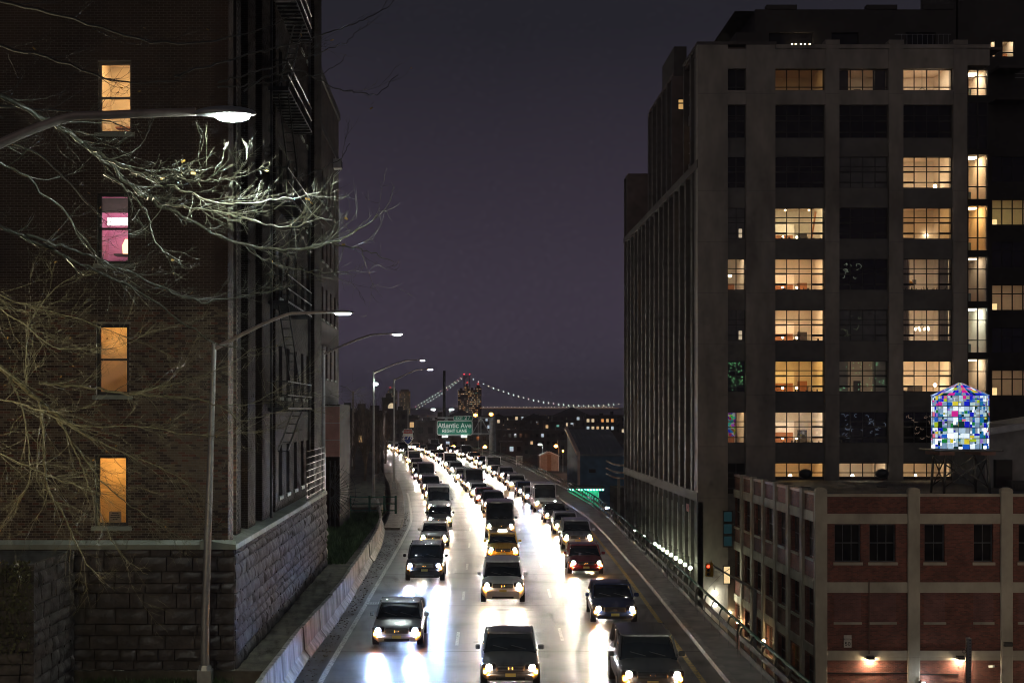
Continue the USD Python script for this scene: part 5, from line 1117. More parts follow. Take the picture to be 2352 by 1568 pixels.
m = MB(); [m.sphere((X2(X), y - .2, Z2(104)), .06, 1) for X in (1818, 1826, 1838, 1847, 1858)]; obj('terrace_bulbs', m, pend, ph)
m = MB(); [m.tube([(lx(2060 + 0 * q), LF_ + .5, TOPZ + .9), (lx(2190), LF_ + .5, TOPZ + .9)], .015, 4) for q in (0,)]; [m.tube([(lx(X), LF_ + .5, TOPZ), (lx(X), LF_ + .5, TOPZ + .9)], .012, 4) for X in range(2076, 2190, 12)]; obj('terrace_rail', m, galv, ph)
# taller building at the right edge, behind
tb = thing('tall_building', 'dark tall building behind the loft building at the right edge', 'building'); y = 125.; kt = y / FPX; X2 = lambda X: (X - VX) * kt; Z2 = lambda Y: CAMZ - (Y - VY) * kt; Ft = front(y)
th = [(X2(2276), X2(2288), Z2(130), Z2(94)), (X2(2303), X2(2331), Z2(130), Z2(94))] + [(X2(2279), X2(2400), Z2(q + 58), Z2(q)) for q in (458, 556, 654, 752, 850, 360)]
m = wall_cells(MB(), Ft, X2(2196), X2(2440), LOW, 52, -.4, 0, th); obj('wall', m, dark_conc, tb)
m = MB(); m.box(X2(2180), X2(2440), y - .3, y + 9, 52, 52.4); m.box(X2(2190), X2(2200), y, y + 9, 30, 52); obj('roof', m, dark_conc, tb)
for i, h in enumerate(th):
    s_ = {0: (CREAM, 14), 1: (CREAM, 15), 2: ((1, .8, .3), 4.5), 4: (WARM, 3.5), 6: (WARM, 3)}.get(i); W = part('window', tb); m = MB(); n = 1 if i < 2 else 5; cs = np.linspace(h[0], h[1], n + 1)
    for c in cs: m.fb(Ft, c - .045, c + .045, h[2], h[3], -.3, -.2)
    for q in (0, .35, 1) if i > 1 else (0, .28, 1): z = h[2] + (h[3] - h[2]) * (q if i < 2 else 1 - q); m.fb(Ft, h[0], h[1], z - .04, z + .04, -.29, -.205)
    obj('frame', m, frame_dark, W)
    for a, b in zip(cs, cs[1:]): m = MB(); m.fb(Ft, a + .05, b - .05, h[2] + .02, h[3] - .02, -.26, -.25); obj('pane', m, clear_pane if s_ else dark_pane, W)
    if s_: R_ = room(tb, Ft, h[0], h[1], h[2], h[3], 4, roomlamp(*s_), d0=-.42, panel=((h[1] - h[0]) * .6, .8, .5)); m = MB(); m.fb(Ft, h[0] + .5, h[0] + 1.1, h[2], h[2] + .7, -2, -1.8); obj('lamp_shelf', m, E('lit_shelf_%d' % i, (1, .7, .3), 1.2), R_) if i > 1 else obj('shelf', m, wood, R_)
m = MB(); m.box(X2(2270), X2(2330), y - 2.5, y, Z2(172), Z2(166)); m.box(X2(2270), X2(2440), y - 2.0, y, Z2(240), Z2(236)); obj('terrace', m, loft_side, tb)
m = MB()
for Y in (180, 188): m.tube([(X2(2315), y - 1.6, Z2(Y)), (X2(2440), y - 1.6, Z2(Y))], .025, 4)
obj('terrace_rail', m, galv, tb)
# ------------------------------------------------------------------ lamps on the lower street
E_bulb = E('canopy_bulb_glow', (.92, 1.0, .66), 90)
for i in range(11):
    q = 103.8 + 2.35 * i if i < 9 else (130, 137)[i - 9]; z = -3.0; x = LX - .75
    t = thing('canopy_lamp', 'bright round lamp at the foot of the loft building, %s of its row' % ORD(i), 'lamp', 'row of round lamps along the foot of the loft building')
    m = MB(); m.sphere((x, q, z), .13 if i < 9 else .09, 2); obj('globe', m, E_bulb, t, smooth=True)
    m = MB(); m.tube([(LX - .02, q, z + .35), (x, q, z + .4), (x, q, z + .16)], .025, 5); obj('bracket', m, iron, t)
for z, lb in ((-4.95, 'upper of two bright white lamps on the blank loft wall near the traffic signal'), (-5.75, 'lower of two bright white lamps on the blank loft wall near the traffic signal')):
    t = thing('twin_lamp', lb, 'wall lamp'); x = lx(1640); m = MB(); m.sphere((x, LF_ - .35, z), .19, 2); obj('globe', m, E('twin_lamp_glow', (1, 1, .8), 42), t, smooth=True); m = MB(); m.tube([(x, LF_ - .02, z + .3), (x, LF_ - .35, z + .28), (x, LF_ - .35, z + .19)], .03, 5); obj('bracket', m, iron, t)
for X, Y, y, lb in ((1675, 1407, 105.2, 'amber wall lamp at the far end of the red brick side wall'), (1695, 1427, 102.0, 'amber wall lamp second from the far end of the red brick side wall'), (1757, 1472, 93.4, 'bright amber wall lamp lowest on the red brick side wall')):
    c = px(X, Y, y); t = thing('side_lamp', lb, 'wall lamp'); c[0] = BX - .42
    m = MB(); m.sphere(c, .13, 2); obj('globe', m, E('side_lamp_glow', (1, .70, .34), 90), t, smooth=True); m = MB(); m.tube([(BX - .1, c[1], c[2] + .2), (c[0], c[1], c[2] + .22), (c[0], c[1], c[2] + .12)], .025, 5); obj('bracket', m, iron, t)
# traffic signal on a mast arm
ts = thing('traffic_signal', 'yellow traffic signal hanging from a pale mast arm between loft and brick building', 'traffic signal'); y = 90.
m = MB(); a, b = px(1633, 1296, y), px(1690, 1328, y); m.tube([a, b + (1.2, 0, -.7)], [.05, .09], 8); e = b + (1.2, 0, -.7); m.tube([e, (e[0], y, LOW)], .12, 8); obj('mast_arm', m, galv, ts)
c = px(1626, 1308, y); ye = M('signal_yellow', (.45, .26, .02), .5)
m = MB(); m.cbox(c[0] - .15, c[0] + .13, y - .1, y + .12, c[2] - .42, c[2] + .42, .03); m.cbox(c[0] + .16, c[0] + .34, y - .05, y + .2, c[2] - .44, c[2] + .44, .03); m.bar((c[0] + .2, y, c[2] + .42), (c[0] + .2, y, c[2] + .62), .05); obj('housing', m, ye, ts)
for k_, (dz, mt) in enumerate(((.24, E('signal_red', (1, .05, .02), 5)), (0, black_mat), (-.26, black_mat))):
    m = MB(); m.tube([(c[0], y - .12, c[2] + dz), (c[0], y - .101, c[2] + dz)], .1, 12); obj('lens', m, mt, ts); m = MB()
    m.tube([(c[0] + .11 * math.cos(t), y - .2, c[2] + dz + .11 * math.sin(t)) for t in np.linspace(0, math.pi, 9)], .015, 4); obj('visor', m, ye, ts)
m = MB(); m.tube([px(X, 1408 - 88 * ((X - 1600) / 85) - 12 * math.sin((X - 1600) / 85 * math.pi) - 20, 100) for X in np.linspace(1600, 1690, 12)], .02, 4); obj('overhead_wire', m, iron, label='thin dark wire sagging across the blank loft wall', cat='wire')
pl = thing('pink_plate', 'small pink sign plate on the dark lower side of the loft building', 'sign'); m = MB(); m.fb(FLS, 108.7, 109.7, px(0, 1174, 109)[2], px(0, 1157, 109)[2], .06, .12); obj('plate', m, M('pink_sign', (.5, .2, .2), .6), pl)
m = MB(); m.fb(FLS, 109.0, 109.2, px(0, 1168, 109)[2], px(0, 1162, 109)[2], .12, .125); obj('mark', m, M('pink_mark', (.3, .04, .04), .6), pl)
# lower street lamps farther along
def low_lamp(X, Y, y, lb, c='w', arm=-1.6, z0=LOW):
    p = px(X, Y, y); t = thing('lower_lamp', lb, 'street lamp', 'lamps in the low ground right of the highway'); m = MB(); m.tube([(p[0] - arm, y, z0), (p[0] - arm, y, p[2] - .3), p + (0, 0, .05)], [.12, .09, .05], 6); obj('pole', m, galv, t)
    m = MB(); m.sphere(p, 1.0, 1, (1, 1, 1)); m.v[-1] = (m.v[-1] - p) * ((.3, .2, .1) if c == 'w' else (.32, .32, .25)) * max(1, y / 220) + p; obj('lens', m, lampEs if c == 'w' else sodiumE, t, smooth=True)
low_lamp(1477, 1223, 160, 'white street lamp on the lower street beside the far end of the loft building', arm=-2.2)
low_lamp(1394, 1166, 185, 'white street lamp low beside the green-lit awning', arm=1.2)
for X, Y, y, c, lb in ((1348, 1020, 420, 'w', 'white lamp on a short pole in front of the dark warehouses'), (1277, 1024, 420, 's', 'orange lamp above the little gabled shed'), (1114, 1026, 400, 's', 'orange lamp just past the gantry post'), (1187, 1024, 520, 's', 'orange lamp between the fence and the gabled shed'), (1092, 953, 420, 's', 'orange lamp on the left arm beside the gantry post'), (1128, 951, 400, 's', 'brighter orange lamp on the right arm beside the gantry post'), (1042, 1026, 350, 's', 'orange lamp at the far end of the fence'),
                       (1037, 940, 700, 'w', 'white lamp on a tall mast left of the green sign'), (995, 940, 600, 'w', 'white lamp on a thin mast between the poles and the tower blocks'), (1240, 1020, 450, 'w', 'small white lamp above the yard beside the shed'), (1384, 1036, 300, 'w', 'small white lamp at the edge of the blue warehouse'), (1218, 1000, 700, 's', 'faint orange lamp over the far roofs')):
    low_lamp(X, Y, y, lb, c, arm=rnd.choice((-1, 1)) * .8)
# ------------------------------------------------------------------ warehouse, awning, shed
wh = thing('blue_warehouse', 'blue warehouse with a grey sloping roof and pale gable edge right of the curve', 'warehouse')
y = 235.; a = px(1331, 1043, y); b = px(1440, 1043, y); r = px(1313, 985, 262.); zr2 = CAMZ - (985 - VY) * 262 / FPX
bl = M('blue_sheeting', (.05, .12, .20), .6, var=.25, scale=.3); gy = M('grey_sheeting', (.16, .18, .20), .6, var=.15, scale=.2)
m = MB(); m.box(a[0], b[0], y + .3, 262, LOW - .2, a[2] - .3); obj('wall', m, bl, wh)
for i in range(10):
    x0 = a[0] + (b[0] - a[0]) * i / 10; x1 = a[0] + (b[0] - a[0]) * (i + 1) / 10 - .04; m = MB(); m.add([(x0, y, a[2]), (x1, y, a[2]), (x1, 262, zr2), (x0, 262, zr2), (x0, y, a[2] - .25), (x1, y, a[2] - .25), (x1, 262, zr2 - .25), (x0, 262, zr2 - .25)], [[0, 1, 2, 3], [7, 6, 5, 4], [0, 4, 5, 1], [1, 5, 6, 2], [2, 6, 7, 3], [3, 7, 4, 0]]); obj('roof_panel', m, gy, wh)
m = MB(); m.add([(a[0] - .02, y, a[2] - .2), (a[0] - .02, 262, zr2 - .2), (a[0] - .02, 262, a[2] - .4), (a[0] - .02, y, a[2] - .4)], [[0, 1, 2, 3]]); m.box(a[0] - .05, a[0] - .01, y + .3, 262, LOW, a[2] - .4); obj('gable', m, bl, wh)
m = MB(); m.bar((a[0] - .2, y - .1, a[2] + .1), (a[0] - .2, 262, zr2 + .1), .55); m.box(a[0] - .3, a[0] + .1, y - .1, y + .25, LOW, a[2]); obj('edge_trim', m, M('edge_trim', (.55, .42, .36), .6), wh)
m = MB(); [m.box(a[0] + q, a[0] + q + 1.1, y + .24, y + .29, px(0, 1085, y)[2], px(0, 1077, y)[2]) for q in (1.6,)]; obj('vent', m, black_mat, wh)
aw = thing('green_awning', 'green-lit awning with a row of white lamps below the blue warehouse', 'awning'); y = 190.
a, b = px(1303, 1140, y), px(1388, 1118, y); m = MB(); m.box(a[0] + .3, px(1376, 0, y)[0], y + .1, y + 4, a[2] - 1.5, b[2] - .3); obj('wall', m, M('green_wall', (.05, .42, .26), .7), aw)
m = MB(); m.box(a[0], b[0], y - 1.3, y + 4, b[2] - .2, b[2] + .05); obj('canopy', m, dark_conc, aw)
tealE = E('teal_lamp', (.12, 1, .62), 12)
for q in np.linspace(a[0] + .3, b[0] - .3, 12): m = MB(); m.box(q - .1, q + .1, y - 1.1, y - .9, b[2] - .42, b[2] - .21); obj('lamp', m, tealE, aw)
gsig = thing('green_signal', 'far traffic signal showing green beside the blue warehouse', 'traffic signal'); y = 175.; c = px(1469, 1150, y); m = MB(); m.tube([(c[0], y, LOW), (c[0], y, c[2] + .5)], .08, 6); obj('post', m, iron, gsig); m = MB(); m.sphere(c - (0, .1, 0), .16, 2); obj('lens', m, E('signal_green', (.02, 1, .5), 5), gsig)
ba = thing('round_balcony', 'tiers of pale curved balcony railings at the far corner of the loft building', 'balcony'); y = 156.
for Y in (1066, 1083, 1096):
    m = MB(); m.tube([px(1393, Y - 8, y + 14), px(1408, Y - 1, y + 5), px(1425, Y + 2, y), px(1450, Y + 2, y)], .10, 6); obj('rail', m, loft_conc, ba)
m = MB(); m.box(px(1418, 0, y)[0], px(1424, 0, y)[0], y - .2, y + .2, LOW, px(0, 1098, y)[2]); obj('column', m, loft_conc, ba)
m = MB(); m.box(px(1412, 0, y)[0], px(1450, 0, y)[0], y + .3, y + 5, LOW, px(0, 1120, y)[2]); obj('wall', m, dark_conc, ba)
so = thing('gabled_shed', 'small gabled shed glowing orange in the lamp-lit yard', 'shed'); y = 430.
a, b = px(1240, 1068, y), px(1283, 1047, y); cxs = (a[0] + b[0]) / 2; zt = px(0, 1038, y)[2]; orw = M('orange_lit_boards', (.42, .25, .17), .8)
m = MB(); m.prism([(a[0], LOW), (b[0], LOW), (b[0], b[2]), (cxs, zt), (a[0], b[2])], 'y', y, y + 12); obj('wall', m, orw, so)
m = MB(); m.bar((a[0] - .2, y - .1, b[2]), (cxs, y - .1, zt + .15), .28); m.bar((b[0] + .2, y - .1, b[2]), (cxs, y - .1, zt + .15), .28); m.box(a[0] - .1, a[0] + .15, y - .15, y, LOW, b[2]); m.box(b[0] - .15, b[0] + .1, y - .15, y, LOW, b[2]); obj('trim', m, M('pale_trim', (.7, .55, .45), .7), so)
m = MB(); m.box(cxs - .6, cxs + .6, y - .05, y, LOW, LOW + 5.0); obj('door', m, wood, so)
yd = thing('yard_lamp', 'orange yard lamp on a pole before the gabled shed', 'lamp'); p = np.array([cxs + 3.5, y - 9, -3.2]); m = MB(); m.tube([(p[0], p[1], LOW), p], .1, 6); obj('pole', m, galv, yd); m = MB(); m.sphere(p, .28, 1); obj('lens', m, sodiumE, yd)
# ------------------------------------------------------------------ far town
lit_cols = [((1, .62, .28), .55), ((1, .78, .48), .6), ((.75, .92, 1), .5), ((1, .42, .12), .6), ((.35, .95, .75), .4)]
litE = [E('far_window_%d' % i, c, s * 1.0) for i, (c, s) in enumerate(lit_cols)]
far_wall = M('far_wall', (.05, .042, .042), .9, var=.4, scale=.1)
def far_house(X0, X1, Yt, y, lb, p=.14, wy=None, col=None, gable=False, rows_=3, name='far_house', grid=None, grp='low buildings far beyond the highway'):
    a, b = px(X0, 0, y)[0], px(X1, 0, y)[0]; zt = px(0, Yt, y)[2]; t = thing(name, lb, 'building', grp); dep = max(8, (b - a) * .6)
    m = MB(); m.box(a, b, y, y + dep, LOW - .2, zt); obj('wall', m, far_wall, t)
    m = MB()
    if gable: m.prism([(a - .3, zt), (b + .3, zt), ((a + b) / 2, zt + (b - a) * .22)], 'y', y - .2, y + dep)
    else: m.box(a - .2, b + .2, y - .2, y + dep, zt + .004, zt + .45); q = nrs.uniform(a, b - 2); m.box(q, q + 1.6, y + 2, y + 4, zt + .45, zt + nrs.uniform(1, 2.6))
    obj('roof', m, roof_mat, t)
    w = max(1.1, y / FPX * 6.0); nx = grid[0] if grid else max(1, int((b - a) / (w * 1.9))); sx = (b - a) / nx; pit = max(3.2, w * 2.2)
    for i in range(nx):
        for j in range(grid[1] if grid else rows_):
            z = zt - 1.2 - w * 1.25 - j * pit; litw = nrs.rand() < p
            if z < LOW + 1: continue
            x0 = a + sx * (i + .5) - w / 2; m = MB(); m.box(x0, x0 + w, y - .06, y - .01, z, z + w * 1.25)
            obj('window', m, (litE[nrs.choice(5, p=[.45, .28, .14, .08, .05])] if col is None else litE[col]) if litw else dark_pane, t)
far_house(1345, 1412, 955, 600, 'brick block with two rows of lit windows beyond the blue warehouse', .9, grid=(6, 2), name='lit_block', grp=None)
specs = [(785, 812, 938, 330), (812, 845, 948, 300), (845, 880, 944, 260), (878, 905, 912, 420), (905, 935, 940, 480), (930, 962, 955, 380), (955, 1000, 965, 330), (962, 1010, 962, 900), (1000, 1060, 958, 430), (1030, 1090, 950, 1100), (1085, 1130, 966, 620), (1125, 1165, 955, 900), (1160, 1205, 962, 760), (1200, 1255, 957, 1000), (1250, 1300, 966, 700), (1295, 1345, 962, 860), (1140, 1215, 985, 560), (1215, 1290, 985, 600), (1285, 1330, 980, 640), (1330, 1425, 962, 1200), (1040, 1100, 948, 1500), (1400, 1450, 950, 800), (1100, 1180, 952, 1400), (1180, 1270, 950, 1700), (1270, 1360, 951, 1600), (1150, 1200, 1012, 430), (1285, 1330, 1010, 480), (900, 960, 950, 1300), (790, 880, 952, 1000), (740, 800, 945, 700), (1060, 1120, 990, 480), (1020, 1070, 1000, 420)]
specs.sort(key=lambda q: q[0] + q[1])
for i, (a, b, Yt, y) in enumerate(specs): far_house(a, b, Yt + 4, y, 'low dark %s building, %s from the left among those far beyond the highway' % ('gabled' if i % 5 == 3 else 'flat-roofed', ORD(i)), .16 if y > 500 else .10, gable=i % 5 == 3)
ch = thing('far_church', 'dark gabled church front with a lit arched window left of the tower blocks', 'church'); y = 420.; a, b = px(884, 0, y)[0], px(910, 0, y)[0]; z0 = px(0, 926, y)[2]
m = MB(); m.prism([(a, LOW), (b, LOW), (b, z0), ((a + b) / 2, z0 + 1.5), (a, z0)], 'y', y - 2, y); obj('front', m, far_wall, ch); m = MB(); c = px(900, 934, y); m.prism([(c[0] + 1.0 * math.cos(t), c[2] + 1.1 * math.sin(t)) for t in np.linspace(0, math.pi, 9)] + [(c[0] - 1.0, c[2] - .5), (c[0] + 1.0, c[2] - .5)], 'y', y - 2.1, y - 2.02); obj('window', m, litE[1], ch)
for k_, (X0, X1, Yt, y, n, lb) in enumerate(((890, 912, 896, 3000, (6, 13), 'left block of the distant pair of lit tower blocks on the left'), (917, 942, 898, 3050, (7, 13), 'right block of the distant pair of lit tower blocks on the left'), (1052, 1066, 896, 2600, (4, 14), 'leftmost of the tower blocks below the bridge'), (1066, 1078, 886, 2640, (4, 15), 'second of the tower blocks below the bridge, with a red light on top'), (1078, 1091, 895, 2620, (4, 14), 'third of the tower blocks below the bridge'), (1091, 1106, 889, 2660, (4, 15), 'rightmost of the tower blocks below the bridge'))):
    a, b = px(X0, 0, y)[0], px(X1, 0, y)[0]; zt = px(0, Yt, y)[2]; t = thing('tower_block', lb, 'tower block'); m = MB(); m.box(a, b, y, y + 18, LOW - .3, zt); obj('wall', m, far_wall, t)
    m = MB(); m.box(a + 3, b - 3, y + 3, y + 10, zt + .01, zt + 4); obj('roof_house', m, far_wall, t)
    sx = (b - a) / n[0]; sz = (zt - 4 - LOW) / n[1]
    for i in range(n[0]):
        for j in range(n[1]):
            if nrs.rand() < .5: x = a + sx * (i + .5) + nrs.uniform(-.6, .6); z = LOW + sz * (j + .5) + 3; m = MB(); w = nrs.uniform(.55, 1.1); m.box(x - w, x + w, y - .3, y - .05, z - w * .8, z + w * .8); obj('window', m, litE[nrs.choice(5, p=[.5, .2, .04, .24, .02])], t)
    if k_ in (0, 3, 5): m = MB(); m.sphere((a + 6, y - 1, zt + 6), 1.3, 1); obj('red_light', m, E('tower_red', (1, .05, .03), 2.2), t); m = MB(); m.tube([(a + 6, y, zt), (a + 6, y, zt + 6)], .4, 5); obj('mast', m, iron, t)
dots = {}
for _ in range(150):
    y = nrs.uniform(600, 2600); X = nrs.uniform(860, 1425); z = nrs.uniform(-7, 3); c = nrs.choice(5, p=[.34, .26, .2, .16, .04]); m = dots.setdefault(c, MB()); m.sphere(((X - VX) * y / FPX, y, z), y / FPX * nrs.uniform(.55, 1.15), 1)
for c, m in dots.items(): obj('far_lights', m, litE[c], kind='stuff', label='scattered small lights of the far town below the skyline', cat='lights')
# hills on the horizon
m = MB(); xs_ = np.linspace(-7000, 7000, 160); hz = 20 + 45 * meshkit.fbm(np.stack([xs_ / 1500, xs_ * 0, xs_ * 0 + 3], 1), 4, 5); hz *= np.where(abs(xs_) < 9000, 1, 0)
for i in range(159): m.add([(xs_[i], 10500, LOW - 1), (xs_[i + 1], 10500, LOW - 1), (xs_[i + 1], 10900, hz[i + 1]), (xs_[i], 10900, hz[i]), (xs_[i + 1], 11500, LOW - 1), (xs_[i], 11500, LOW - 1)], [[0, 1, 2, 3], [3, 2, 4, 5]])
obj('hills', m, M('far_hill', (.03, .03, .03), .95), kind='structure')
# the lit suspension bridge
br = thing('suspension_bridge', 'distant suspension bridge drawn by strings of lights, two red lights on its tower', 'bridge'); y = 7850.; BLE = [E('bridge_light_a', (.82, 1, .93), 3.6), E('bridge_light_b', (1, .85, .6), 3.), E('bridge_light_c', (1, .35, .45), 2.6)]
steel = M('bridge_steel', (.10, .11, .13), .7)
for dy in (0, 34):
    for X in (1066, 1078.5): m = MB(); a, b = px(X, 945 + 12, y + dy), px(X, 861, y + dy); m.box(a[0] - 3.6, a[0] + 3.6, y + dy - 8, y + dy + 8, LOW, b[2]); obj('tower_leg', m, steel, br)
for Y in (863, 900): m = MB(); a, b = px(1066, Y + 7, y), px(1078.5, Y, y); m.box(a[0] + 6, b[0] - 6, y - 6, y + 6, a[2], b[2]); obj('cross_beam', m, steel, br)
for X in (1066, 1078.5): m = MB(); m.sphere(px(X, 859, y - 30), 3.2, 1); obj('red_light', m, E('bridge_red', (1, .03, .05), 7), br)
m = MB(); a, b = px(850, 937.5, y), px(1500, 935, y); m.box(a[0], b[0], y - 14, y + 14, a[2] - 8, a[2]); obj('deck', m, steel, br)
def cable(X): return 870 + (931 - 870) * (1 - ((X - 1345) / (1345 - 1085)) ** 2) if X > 1085 else 866 + (934 - 866) * ((1060 - X) / 106.) ** .93
for dx, dY, n in ((0, 0, 1), (2.5, 5.5, 1)):
    Xs = [X for X in np.arange(955, 1061, 6.4)] + [X for X in np.arange(1087 + 4 * dx, 1420, 11.5)]
    for X in Xs:
        sy = dY * min(1, abs(X - 1072) / 60) * (1 if X < 1072 else .35) ; Yc = cable(X) + sy; m = MB(); m.sphere(px(X + dx, Yc, y - 20 * n), nrs.uniform(2.0, 2.6), 1); obj('light', m, BLE[nrs.choice(3, p=[.72, .2, .08])], br)
    m = MB(); m.tube([px(X, cable(X) + 2 + dY * .3, y) for X in np.arange(940, 1061, 10)], .9, 4); m.tube([px(X, cable(X) + 2 + dY * .3, y) for X in np.arange(1085, 1425, 10)], .6, 4); obj('cable', m, steel, br)
for X in np.arange(1110, 1410, 8.3):
    m = MB(); m.sphere(px(X + nrs.uniform(-2, 2), 934.2, y - 30), 1.8, 1); obj('deck_light', m, BLE[1], br)
m = MB(); m.box(px(1105, 0, y)[0], px(1420, 0, y)[0], y - 16, y - 15, px(0, 938, y)[2], px(0, 937.2, y)[2]); obj('lit_deck_edge', m, E('deck_glow', (1, .5, .25), .4), br)
# ------------------------------------------------------------------ traffic: cars coming towards the bridge with their headlamps lit
tyre_m = M('tyre_rubber', (.015, .015, .015), .85); rim_m = M('alloy_rim', (.45, .45, .46), .3, metal=.9, var=.05); trim_m = M('black_trim', (.012, .012, .013), .5); car_glass = M('car_glass', (.018, .022, .028), .04, var=.1)
chrome = M('chrome_trim', (.6, .6, .6), .15, metal=1, var=.02); plate_m = M('licence_plate', (.62, .52, .16), .5, var=.05)
def paint(name, c, metal=.0): return M(name, c, .28, metal=metal, var=.03, coat=.8, coord='obj')
paints = {'silver': paint('paint_silver', (.42, .43, .45), .5), 'black': paint('paint_black', (.012, .012, .014)), 'white': paint('paint_white', (.66, .66, .64)), 'grey': paint('paint_grey', (.12, .125, .13), .4), 'dark blue': paint('paint_blue', (.018, .035, .11)), 'dark red': paint('paint_red', (.16, .012, .014)), 'yellow': paint('paint_yellow', (.62, .33, .015))}
def loft(mb, st, n=20, e=4.0):
    """closed skin through superellipse sections: st = (y, half width, z bottom, z top)"""
    t = np.linspace(0, 2 * np.pi, n, endpoint=False) + np.pi / n; c, s = np.cos(t), np.sin(t); ux, uz = np.sign(c) * abs(c) ** (2 / e), np.sign(s) * abs(s) ** (2 / e); v = []
    for y, w, z0, z1 in st: v.append(np.stack([ux * w, np.full(n, y), (z0 + z1) / 2 + uz * (z1 - z0) / 2], 1))
    m = len(st); f = [[i * n + j, i * n + (j + 1) % n, (i + 1) * n + (j + 1) % n, (i + 1) * n + j] for i in range(m - 1) for j in range(n)]
    V = np.concatenate(v); mb.add(V, f); mb.add(V[:n], [[0, j + 1, j] for j in range(1, n - 1)]); mb.add(V[-n:], [[0, j, j + 1] for j in range(1, n - 1)]); return mb
KIND = {  # half width, body stations, cabin (z base, z roof, y of windscreen foot, screen top, roof end, rear foot), lamp height, wheels (front y, rear y, radius)
    'sedan': (.91, [(0, .70, .30, .62), (.10, .84, .22, .72), (.5, .90, .20, .80), (1.25, .91, .20, .93), (2.2, .92, .19, .98), (3.4, .91, .20, 1.0), (4.3, .88, .22, .98), (4.62, .80, .28, .90), (4.7, .70, .36, .80)], (.95, 1.43, 1.28, 2.02, 3.3, 4.05), .67, (.88, 3.62, .32)),
    'suv': (.96, [(0, .76, .36, .78), (.09, .90, .27, .92), (.4, .95, .25, 1.02), (1.2, .97, .25, 1.12), (2.4, .97, .25, 1.16), (4.3, .95, .25, 1.16), (4.65, .90, .30, 1.1), (4.72, .82, .4, 1.0)], (1.13, 1.73, 1.18, 1.80, 4.2, 4.66), .86, (.92, 3.7, .37)),
    'van': (1.0, [(0, .80, .35, .85), (.10, .95, .28, 1.02), (.5, 1.0, .26, 1.16), (1.0, 1.01, .26, 1.28), (1.6, 1.01, .26, 1.32), (5.2, 1.0, .28, 1.32), (5.5, .98, .3, 1.3)], (1.28, 2.35, .85, 1.72, 5.4, 5.52), .88, (1.0, 4.3, .36))}
def make_car(kind, colour, xen):
    hw, body, (zc, zr_, ws, wt_, re, rf), lz_, (wf, wr, R) = KIND[kind]; P_ = paints[colour]; t = proto('%s_%s_pattern' % (colour.replace(' ', '_'), kind))
    m = MB(); loft(m, body); obj('body', m, P_, t, smooth=60)
    k = .80 if kind != 'van' else .9; m = MB(); st = [(ws, hw * .90, zc - .1, zc - .02), (ws + .05, hw * .9, zc - .12, zc + .04), (wt_, hw * k, zc - .12, zr_ - .05), (re, hw * k, zc - .12, zr_ - .04), (rf, hw * .88, zc - .12, zc + .02)]; loft(m, st, 20, 5.0); obj('windows', m, car_glass, t, smooth=40)
    m = MB(); loft(m, [(wt_ - .06, hw * (k - .06), zr_ - .075, zr_ - .02), (wt_ + .12, hw * (k - .005), zr_ - .10, zr_ + .01), (re - .15, hw * (k - .005), zr_ - .10, zr_ + .012), (re + .05, hw * (k - .05), zr_ - .09, zr_ - .02)], 18, 3.2); obj('roof', m, P_, t, smooth=60)
    for s in (-1, 1):
        m = MB(); m.tube([(s * hw * .89, ws + .03, zc), (s * hw * (k + .005), wt_, zr_ - .06)], .04, 5); obj('pillar', m, P_, t); m = MB(); m.tube([(s * hw * .895, (wt_ + re) / 2, zc), (s * hw * (k + .01), (wt_ + re) / 2, zr_ - .05)], .035, 5); obj('pillar', m, P_, t); m = MB(); m.tube([(s * hw * .88, rf - .05, zc), (s * hw * k, re, zr_ - .05)], .05, 5); obj('pillar', m, P_, t)
    y0 = body[1][0]; m = MB(); m.cbox(-hw * .46, hw * .46, -.035, .2, lz_ - .14, lz_ + .04, .02); obj('grille', m, trim_m, t)
    m = MB(); [m.box(-hw * .44, hw * .44, -.045, 0, z - .008, z + .008) for z in np.linspace(lz_ - .11, lz_ + .01, 4)]; m.cbox(-.07, .07, -.055, -.04, lz_ - .09, lz_ - .01, .01); obj('grille_bars', m, chrome, t)
    m = MB(); m.cbox(-hw * .80, hw * .80, -.05, .25, .24, lz_ - .22, .06); obj('bumper', m, P_, t); m = MB(); m.cbox(-hw * .5, hw * .5, -.06, .1, .27, .37, .02); obj('air_intake', m, trim_m, t)
    m = MB(); m.box(-.16, .16, -.075, -.06, lz_ - .30, lz_ - .20); obj('licence_plate', m, plate_m, t)
    for s in (-1, 1):
        c = np.array([s * hw * .72, .06, lz_]); m = MB(); m.cbox(c[0] - .21, c[0] + .21, -.03, .3, lz_ - .085, lz_ + .085, .03); hl = obj('headlamp', m, trim_m, t)
        m = MB(); r_ = .085; m.tube([c + (0, -.095, 0), c + (0, -.10, 0)], [r_, r_ * .8], 12); obj('lens', m, headEx if xen else headE, hl)
        m = MB(); m.tube([c + (0, -.09, 0), c + (0, -.26, 0)], r_ + .004, 14, False); obj('hood', m, trim_m, hl)
        m = MB(); m.cbox(c[0] + s * .12 - .035, c[0] + s * .12 + .035, -.06, .1, lz_ - .20, lz_ - .12, .01); obj('side_marker', m, amberE, t)
        m = MB(); m.cbox(s * hw * 1.0 - .02, s * hw * 1.0 + s * .17, ws + .28, ws + .40, zc - .02, zc + .13, .03); obj('mirror', m, P_, t)
        for w, nm in ((wf, 'f'), (wr, 'r')):
            m = MB(); m.tube([(s * (hw - .21), w, R), (s * (hw + .005), w, R)], R, 18); wh_ = obj('wheel', m, tyre_m, t); m = MB(); m.tube([(s * (hw + .0), w, R), (s * (hw + .014), w, R)], R * .66, 14); obj('rim', m, rim_m, wh_)
    m = MB(); [m.bar((x0, ws + .02, zc + .035), (x0 - .45, ws + .16, zc + .13), .018) for x0 in (.5, -.08)]; obj('wipers', m, trim_m, t)
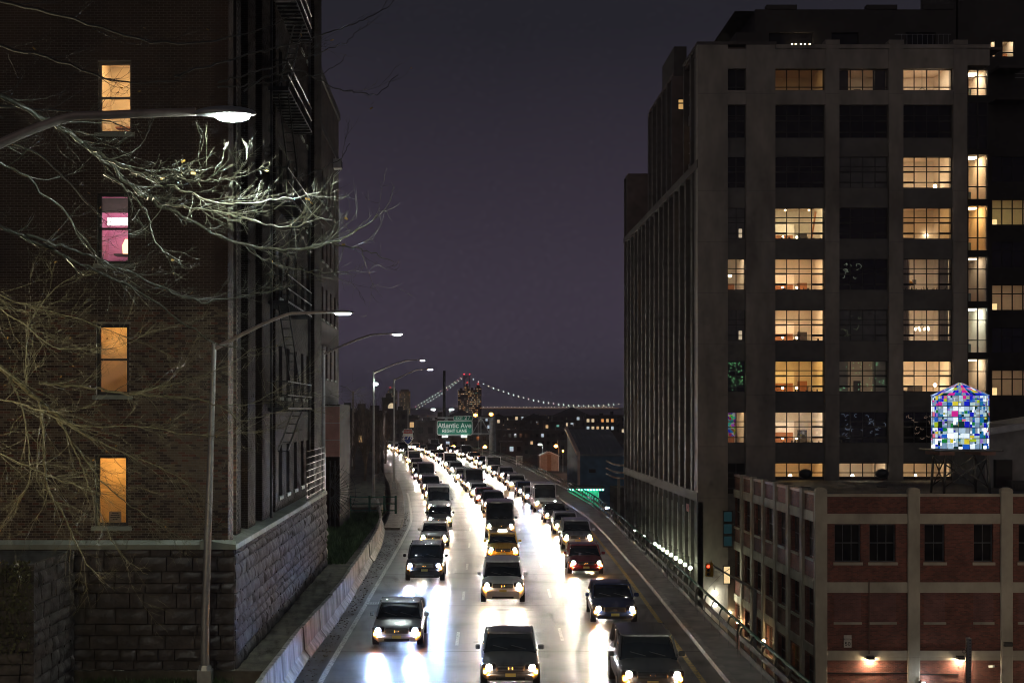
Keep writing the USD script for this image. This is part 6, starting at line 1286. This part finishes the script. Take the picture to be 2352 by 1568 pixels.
    if colour == 'yellow': m = MB(); m.prism([(-.3, zr_ + .012), (.3, zr_ + .012), (.24, zr_ + .16), (-.24, zr_ + .16)], 'y', wt_ + .5, wt_ + .66); obj('roof_sign', m, E('taxi_roof_sign', (1, .9, .7), 2.5), t)
    return t
cars = {}
lane_name = ['left lane', 'middle lane', 'right lane']
plan = [[(50.5, 'sedan', 'silver', 1), (70, 'suv', 'black', 1), (88, 'sedan', 'white', 0), (103, 'sedan', 'black', 0), (114, 'van', 'white', 0), (126, 'sedan', 'grey', 0)],
        [(43.2, 'sedan', 'grey', 0), (62, 'suv', 'white', 0), (80, 'sedan', 'yellow', 0), (94, 'van', 'grey', 0), (106, 'sedan', 'silver', 0), (117, 'suv', 'black', 0), (129, 'sedan', 'dark red', 0)],
        [(41, 'suv', 'grey', 0), (56, 'sedan', 'dark blue', 0), (73, 'sedan', 'dark red', 0), (86, 'suv', 'silver', 0), (97, 'sedan', 'white', 0), (107, 'sedan', 'grey', 0), (118, 'van', 'white', 0), (131, 'sedan', 'silver', 1)]]
for l in range(3):
    y = plan[l][-1][0] + 9
    kinds = ['sedan', 'suv', 'sedan', 'van', 'sedan', 'suv']; cl = ['silver', 'black', 'white', 'grey', 'dark blue', 'white', 'black']; i = l * 2
    while y < 330: plan[l].append((y, kinds[i % 6], cl[i % 7], 0)); y += rnd.uniform(8.0, 11.5); i += 1
ordn = ['nearest', 'second', 'third', 'fourth', 'fifth', 'sixth', 'seventh', 'eighth', 'ninth', 'tenth']
seen = set()
for l in range(3):
    for i, (y, kind, colour, xen) in enumerate(plan[l]):
        key = (kind, colour, xen)
        if key not in cars: cars[key] = make_car(*key)
        f = lane((l + .5) / 3); x = float(f(np.array(y))); dx = float(f(np.array(y + 2.)) - f(np.array(y - 2.))) / 4; x += rnd.uniform(-.2, .2) + (.35 if l == 2 else 0)
        near_ = True
        lb = '%s %s with lit %sheadlamps, %s in the %s' % (colour, kind, 'bluish ' if xen else '', ORD(i), lane_name[l]) if near_ else 'car with lit headlamps in the far bright stream where the highway curves left'
        copy(cars[key], lb, 'van' if kind == 'van' else 'car', 'cars coming along the highway' if near_ else 'cars in the far stream on the curve', (x, y, .0), -math.atan(dx), name='highway_car')
# ------------------------------------------------------------------ night haze over the town
hz = MB(); hz.box(-7400, 7400, -320, 12200, LOW - 1.3, 240)
obj('haze', hz, usdkit.material(stage, L + 'night_haze', {'v': ('principled_volume', {'color': (.90, .86, 1.0), 'density': 9e-5, 'anisotropy': .2})}, [], volume='v.volume'), kind='stuff', label='thin night haze over the town', cat='haze')
